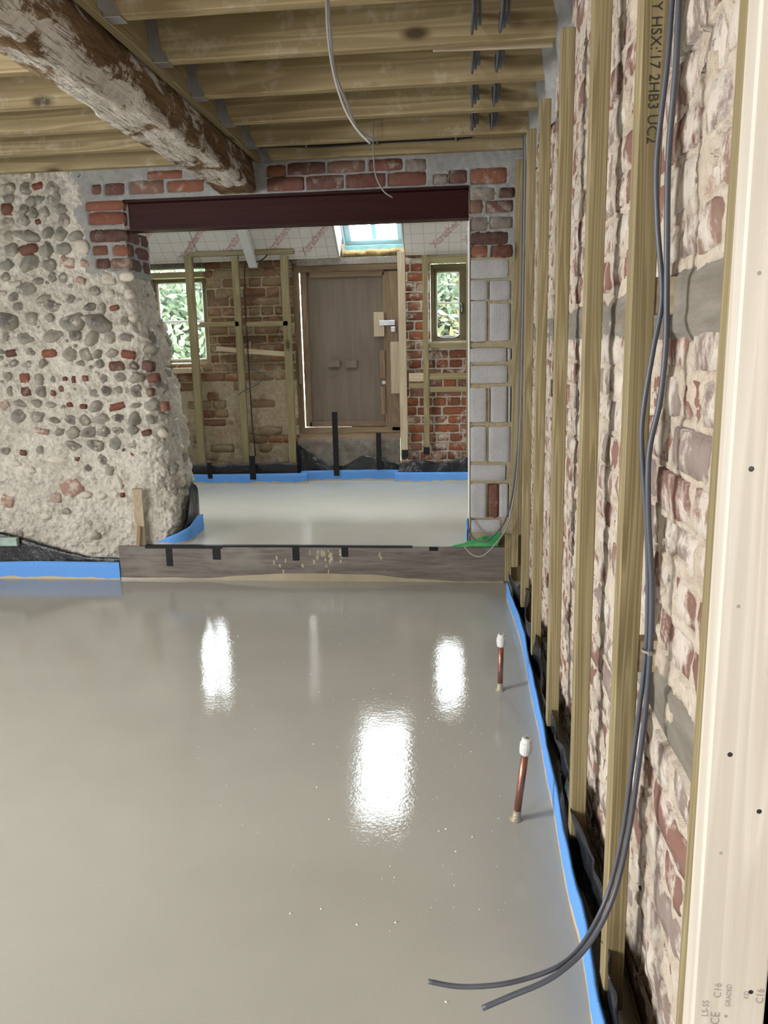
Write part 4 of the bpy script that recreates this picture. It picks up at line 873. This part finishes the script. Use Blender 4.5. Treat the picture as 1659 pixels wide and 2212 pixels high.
tim('nogging', 928, 806, 1008, 820, FY, 0.04, 'treated_x', 'treated upper nogging below the small right window', 'nogging')
tim('nogging', 883, 827, 915, 838, FY, 0.04, 'treated_x', 'treated lower nogging right of the pale new stud', 'nogging')
tim('nogging', 928, 835, 1008, 847, FY, 0.04, 'treated_x', 'treated lower nogging below the small right window', 'nogging')
tim('window_board', 926, 741, 1012, 751, 6.72, 0.12, 'treated_x', 'treated timber under the small right window', 'board')
tim('lintel_timber', 926, 553, 1013, 566, 6.72, 0.10, 'treated_x', 'treated timber over the small right window', 'board')
tim('window_board', 372, 795, 434, 806, 6.76, 0.20, 'pale_x', 'pale timber under the half hidden window', 'board')
tim('window_board', 372, 784, 430, 793, 6.98, 0.05, 'white_paint', 'white sub sill behind the pale timber of the half hidden window', 'board')
tim('lintel_timber', 322, 588, 438, 600, 6.78, 0.10, 'treated_x', 'treated timber over the half hidden window', 'board')
tim('lintel_timber', 318, 566, 440, 580, 6.84, 0.10, 'old_timber', 'old dark lintel above the half hidden window', 'lintel')

# boarded door
dr = tag(thing('door_1', (-1.0, 6.92, 0.5)), 'temporary plywood door with a timber frame in the far wall', None, None, 'structure')
DY = 6.90
tim('panel', 664, 592, 834, 921, DY + 0.025, 0.018, 'ply', 'brown plywood sheet', None, dr)
for nm, a, mt in (('stile', (654.5, 588, 668, 922), 'brown_z'), ('stile', (829, 586, 845, 924), 'brown_z'), ('rail', (668, 584, 829, 598), 'brown_x'), ('rail', (670, 911, 834, 921.5), 'brown_x')):
    tim(nm, *a, DY, 0.025, mt, None, None, dr)
for nm, a, mt in (('frame_head', (632, 566, 866, 585), 'brown_x'), ('frame_jamb', (844, 585, 866, 930), 'brown_z'), ('sill', (655, 923.2, 866, 935), 'brown_x'), ('threshold', (640, 936, 866, 946), 'brown_x')):
    tim(nm, *a, DY - 0.02, 0.09, mt, None, None, dr)
tim('frame_jamb', 632, 585, 652, 937, DY - 0.02, 0.022, 'brown_z', None, None, dr)
tim('backing', 655.5, 556, 878, 920.8, DY + 0.046, 0.012, 'ply', None, None, dr)
tim('rail_stop', 760, 920, 840, 928, DY + 0.02, 0.03, 'brown_x', None, None, dr)
tim('block', 807, 674, 830, 727, DY - 0.025, 0.025, 'pale_z', 'pale wooden block behind the hasp', None, dr)
hs = tim('hasp', 819, 692, 853, 703, DY - 0.034, 0.006, 'galv', 'galvanised hasp', None, dr)
c = at(849, 708, Y=DY - 0.05)
solid('padlock', box(c.x - 0.02, c.x + 0.02, c.y - 0.012, c.y + 0.012, c.z - 0.035, c.z + 0.008, 0.004), M['galv'], dr)
tim('cover_board', 844, 738, 863, 850, DY - 0.05, 0.02, 'pale_z', 'fresh sawn board on the right jamb', None, dr)
tim('cover_strip', 820, 756, 832, 818, DY - 0.02, 0.02, 'brown_z', None, None, dr)
tim('cover_strip', 822, 835, 833, 895, DY - 0.02, 0.02, 'brown_z', None, None, dr)
tim('side_board', 645, 740, 653, 830, DY - 0.04, 0.02, 'brown_z', None, None, dr)
for a in ((709, 779, 734, 793), (747, 779, 771, 794)): tim('cleat', *a, DY - 0.005, 0.03, 'ply', None, None, dr)
c = at(829, 826, Y=DY - 0.01); solid('cylinder_lock', lathe([(0.002, 0.006), (0.016, 0.006), (0.018, 0.0), (0.018, -0.012)], c, (0, -1, 0), 16), M['plastic_white'], dr)
tag(solid('sill_beam', (lambda g: g)(grid(None, None, (lambda U, Vv: np.stack([U, BY - 0.02 + 0.012 * vnoise(U / 0.2, Vv / 0.03, 91, 4) + 0.03 * np.exp(-np.minimum(Vv - 0.2, 0.575 - Vv) / 0.012), Vv], -1))(*np.meshgrid(np.linspace(-1.46, -0.56, 60), np.linspace(0.2, 0.575, 24))))), M['old_timber'], None, True), 'dark weathered timber below the door threshold', 'timber')
tim('trim_1', 640, 556, 862, 571, 6.80, 0.06, 'old_timber', None, None)['kind'] = 'structure'

# far room membranes and strips
F2 = 0.205
tag(solid('damp_membrane', ribbon([(-3.2, 6.66), (-2.4, 6.66), (-1.9, 6.655), (-1.45, 6.66)], F2, 0.375, 0.002, 0.012, 5, 10, 7, zwig=0.025), M['polythene'], None, True), 'black polythene along the foot of the left framing', 'membrane')
tag(solid('damp_membrane', ribbon([(-1.46, 6.70), (-1.40, 6.80), (-1.15, 6.80), (-0.85, 6.79), (-0.58, 6.80)], F2, [0.60, 0.46, 0.36, 0.33, 0.42, 0.40, 0.34], 0.002, 0.05, 6, 10, 8, zwig=0.03), M['polythene'], None, True), 'crumpled black polythene below the boarded door', 'membrane')
tag(solid('damp_membrane', ribbon([(-0.56, 6.69), (-0.30, 6.675), (0.0, 6.685), (0.38, 6.69)], F2, [0.36, 0.40, 0.36, 0.41, 0.44, 0.45], 0.002, 0.035, 7, 10, 8, zwig=0.02), M['polythene'], None, True), 'shiny black polythene below the small right window', 'membrane')
tag(solid('edge_strip', ribbon([(-3.35, 6.62), (-2.4, 6.62), (-1.43, 6.625), (-1.42, 6.66), (-1.41, 6.755), (-1.2, 6.765), (-0.9, 6.77), (-0.59, 6.775), (-0.585, 6.70), (-0.56, 6.665), (-0.2, 6.665), (0.40, 6.67)], F2 - 0.01, [0.285, 0.285, 0.29, 0.292, 0.295, 0.295, 0.30, 0.292, 0.29, 0.29], 0.008, 0.003, 9, 5), M['blue_foam_high'], None, True), 'blue foam edge strip round the foot of the far wall', 'foam strip')
for a, l in (((719, 890, 731, 1028), 'long black tape hanging in front of the boarded door'), ((813, 935, 824, 1015), 'shorter black tape below the door threshold'), ((539, 985, 552, 1036), 'black tape at the foot of the middle left stud'), ((448, 1000, 458, 1034), 'black tape at the foot of the stud crossing the window'),
             ((868, 972, 882, 990), 'black tape at the foot of the pale new stud'), ((915, 966, 928, 982), 'black tape at the foot of the stud left of the small window')):
    tim('tape_strip', *a, 6.605 if a[3] < 1040 and a[1] > 980 and a[0] < 600 else (6.69 if a[0] > 860 else 6.74), 0.003, 'tape', l, 'tape', None, 'black tape strips of the far room')
cable('loose_cable', [at(a, b, Y=c) for a, b, c in ((541, 795, 6.72), (555, 803, 6.66), (572, 808, 6.64), (566, 822, 6.63), (545, 836, 6.62), (530, 842, 6.62), (515, 852, 6.62))], 0.005, 'cable_grey', 'dark cable tail curling past the middle left stud')
cable('stud_cable', [at(a, b, Y=c) for a, b, c in ((580, 548, 6.74), (565, 562, 6.74), (540, 570, 6.75), (529, 580, 6.755), (530, 660, 6.755), (537, 780, 6.755), (544, 900, 6.755), (552, 985, 6.755))], 0.005, 'cable_black', 'black cable running down beside the middle left stud')

# ------------------------------------------------------------------ roof of the far room
RS, RN = V((0, -COS40, SIN40)), V((0, SIN40, COS40)); R0 = V((0, 6.80, 2.085))
def on_roof(x, s_, n_): return R0 + V((x, 0, 0)) + RS * s_ + RN * n_
def roof_box(x0, x1, s0, s1, n0, n1, bev=0.0):
    v, f = box(x0, x1, s0, s1, n0, n1, bev); return [on_roof(a.x, a.y, a.z) for a in v], [q[::-1] for q in f]
roof = tag(solid('ceiling_2', join(roof_box(-3.5, -1.06, -0.14, 2.62, 0.10, 0.16), roof_box(-0.48, 0.5, -0.14, 2.62, 0.10, 0.16), roof_box(-1.06, -0.48, 0.95, 2.62, 0.10, 0.16)), M['deck']), None, None, None, 'structure')
words_ = [(-2.74, 0.10), (-2.36, 0.03), (-1.99, 0.05), (-1.62, 0.05), (-1.32, 0.04), (-0.54, 0.14), (-0.24, 0.07), (0.02, 0.10), (-2.18, 0.34), (-1.50, 0.38), (-0.40, 0.40), (-2.9, 0.36)]
boards = [(-3.39, -2.235, 0.0, 2.55, 'white gridded insulation board farthest left in the far roof'), (-2.23, -1.052, 0.0, 2.55, 'white gridded insulation board left of the rooflight'), (-0.488, 0.405, 0.0, 2.55, 'white gridded insulation board right of the rooflight'), (-1.04, -0.50, 0.95, 2.55, 'white gridded insulation board above the rooflight')]
for a, b, s0, s1, l in boards:
    o = tag(solid('insulation_board', roof_box(a, b, s0, s1, 0.0, 0.095), M['insulation']), l, 'insulation', 'printed insulation boards of the far roof')
    for wx, ws in words_:
        if a < wx < b and s0 == 0.0 and wx + 0.22 < b + 0.16:
            ang = math.radians(50); ex = V((1, 0, 0)) * math.cos(ang) + RS * math.sin(ang); ey = -V((1, 0, 0)) * math.sin(ang) + RS * math.cos(ang)
            letters('Xtratherm', 0.092, M['ink_red'], o, on_roof(wx, ws, -0.0012), ex, ey, 0.0017)
tag(solid('rafter', bar(on_roof(-1.775, -0.02, -0.035), on_roof(-1.775, 2.3, -0.035), 0.075, 0.06), M['white_paint']), 'dusty white old rafter below the insulation left of the rooflight', 'rafter')
# mineral wool and plate under the rooflight
tag(solid('wool_batt', (lambda U, Vv: grid(None, None, np.stack([U, 6.84 - 0.03 * np.sin(Vv * 3.14) + 0.015 * vnoise(U / .05, Vv * 3, 3), 2.075 + Vv * 0.075 + 0.012 * vnoise(U / .06, Vv * 2, 8)], -1)))(*np.meshgrid(np.linspace(-1.02, -0.30, 60), np.linspace(0, 1, 8))), M['wool'], None, True), 'yellow mineral wool stuffed below the rooflight', 'insulation')
sk = thing('roof_window', (-0.77, 7.08, 2.28)); K0 = V((-0.77, 7.08, 2.285))
def sk_box(x0, x1, s0, s1, n0, n1, bev=0.002):
    v, f = box(x0, x1, s0, s1, n0, n1, bev); return [K0 + V((a.x, 0, 0)) + RS * a.y + RN * a.z for a in v], [q[::-1] for q in f]
for a in ((-0.25, 0.25, -0.055, 0.0, -0.05, 0.03), (-0.25, 0.25, 0.86, 0.92, -0.05, 0.03), (-0.25, -0.20, 0.0, 0.86, -0.05, 0.03), (0.20, 0.25, 0.0, 0.86, -0.05, 0.03)): solid('sash_member', sk_box(*a), M['pvc_grey'], sk)
for a in ((-0.29, 0.29, -0.11, -0.06, -0.09, 0.02), (-0.29, 0.29, 0.925, 0.97, -0.09, 0.02), (-0.29, -0.255, -0.06, 0.925, -0.09, 0.02), (0.255, 0.29, -0.06, 0.925, -0.09, 0.02)): solid('frame_member', sk_box(*a), M['pvc_grey'], sk)
solid('pane', sk_box(-0.20, -0.02, 0.0, 0.86, -0.004, 0.004, 0), M['glass'], sk); solid('pane', sk_box(0.02, 0.20, 0.0, 0.86, -0.004, 0.004, 0), M['glass'], sk)
solid('glazing_bar', sk_box(-0.02, 0.02, -0.02, 0.88, -0.03, 0.03), M['pvc_grey'], sk)
tag(sk, 'white framed roof window in the sloping ceiling above the boarded door', 'roof window')
tim('trimmer', 737, 529, 872, 540, 6.93, 0.10, 'cyan_timber', 'blue-green stained timber below the roof window', 'timber')
for sx in (-1, 1):
    tag(solid('reveal_board', sk_box(0.272 * sx - 0.006, 0.272 * sx + 0.006, 0.092, 0.975, -0.335, -0.092), M['white_paint']), 'white lining board on the %s side of the roof window shaft' % ('left' if sx < 0 else 'right'), 'board')
shell('ceiling_3', [], 'deck') if False else None
# close the rooflight shaft above and below out of sight
tag(solid('trim_2', join(sk_box(-0.30, 0.30, 0.98, 1.02, -0.24, 0.02), sk_box(-0.30, 0.30, -0.16, -0.115, -0.22, 0.02), sk_box(-0.32, -0.295, -0.30, 1.02, -0.24, 0.02), sk_box(0.295, 0.32, -0.30, 1.02, -0.24, 0.02)), M['brown_x']), None, None, None, 'structure')
shell('wall_gable', [(-3.5, 0.5, 7.17, 7.20, 2.2, 2.26)])

# ------------------------------------------------------------------ outdoors
tag(solid('ground', box(-14, 8, 7.35, 26, -0.4, -0.3, 0), M['grass']), None, None, None, 'structure')
def foliage(c, rad, n, size, seed, squash=1.0):
    r = random.Random(seed); v, f = [], []
    for k in range(n):
        d = V((r.gauss(0, 1), r.gauss(0, 1), r.gauss(0, 1))).normalized() * (r.random() ** 0.45)
        bump_ = 0.82 + 0.18 * math.sin(5 * d.x + 3 * d.z) * math.cos(4 * d.z + 2)
        p = V(c) + V((d.x * rad[0], d.y * rad[1], d.z * rad[2])) * bump_; a = V((r.gauss(0, 1), r.gauss(0, 1), r.gauss(0, 1))).normalized(); b = a.orthogonal().normalized(); s_ = size * r.uniform(.6, 1.3)
        q = len(v); v += [p - a * s_, p + b * s_ * .45, p + a * s_, p - b * s_ * .45]; f.append((q, q + 1, q + 2, q + 3))
    return v, f
for i, (c, rad, n, l) in enumerate((((-5.1, 13.6, 1.75), (2.2, 1.4, 1.75), 9000, 'pale leafy tree seen through the half hidden left window'), ((-0.35, 12.4, 1.5), (1.9, 1.2, 1.75), 9000, 'leafy shrub with orange leaves seen through the small right window'))):
    t = tag(thing('garden_tree', (c[0], c[1], -0.3)), l, 'tree')
    solid('trunk', tube([(c[0], c[1], -0.3), (c[0] + 0.1, c[1], 0.6), (c[0] - 0.05, c[1] + 0.1, 1.6)], 0.09), M['bark'], t, True)
    solid('foliage', foliage(c, rad, n, 0.085, 20 + i), M['leaf'], t)['kind'] = 'stuff'
    if i == 1: solid('orange_leaves', foliage(c, (rad[0] * .7, rad[1] * 1.05, rad[2] * .8), 420, 0.09, 33), M['leaf_orange'], t)['kind'] = 'stuff'
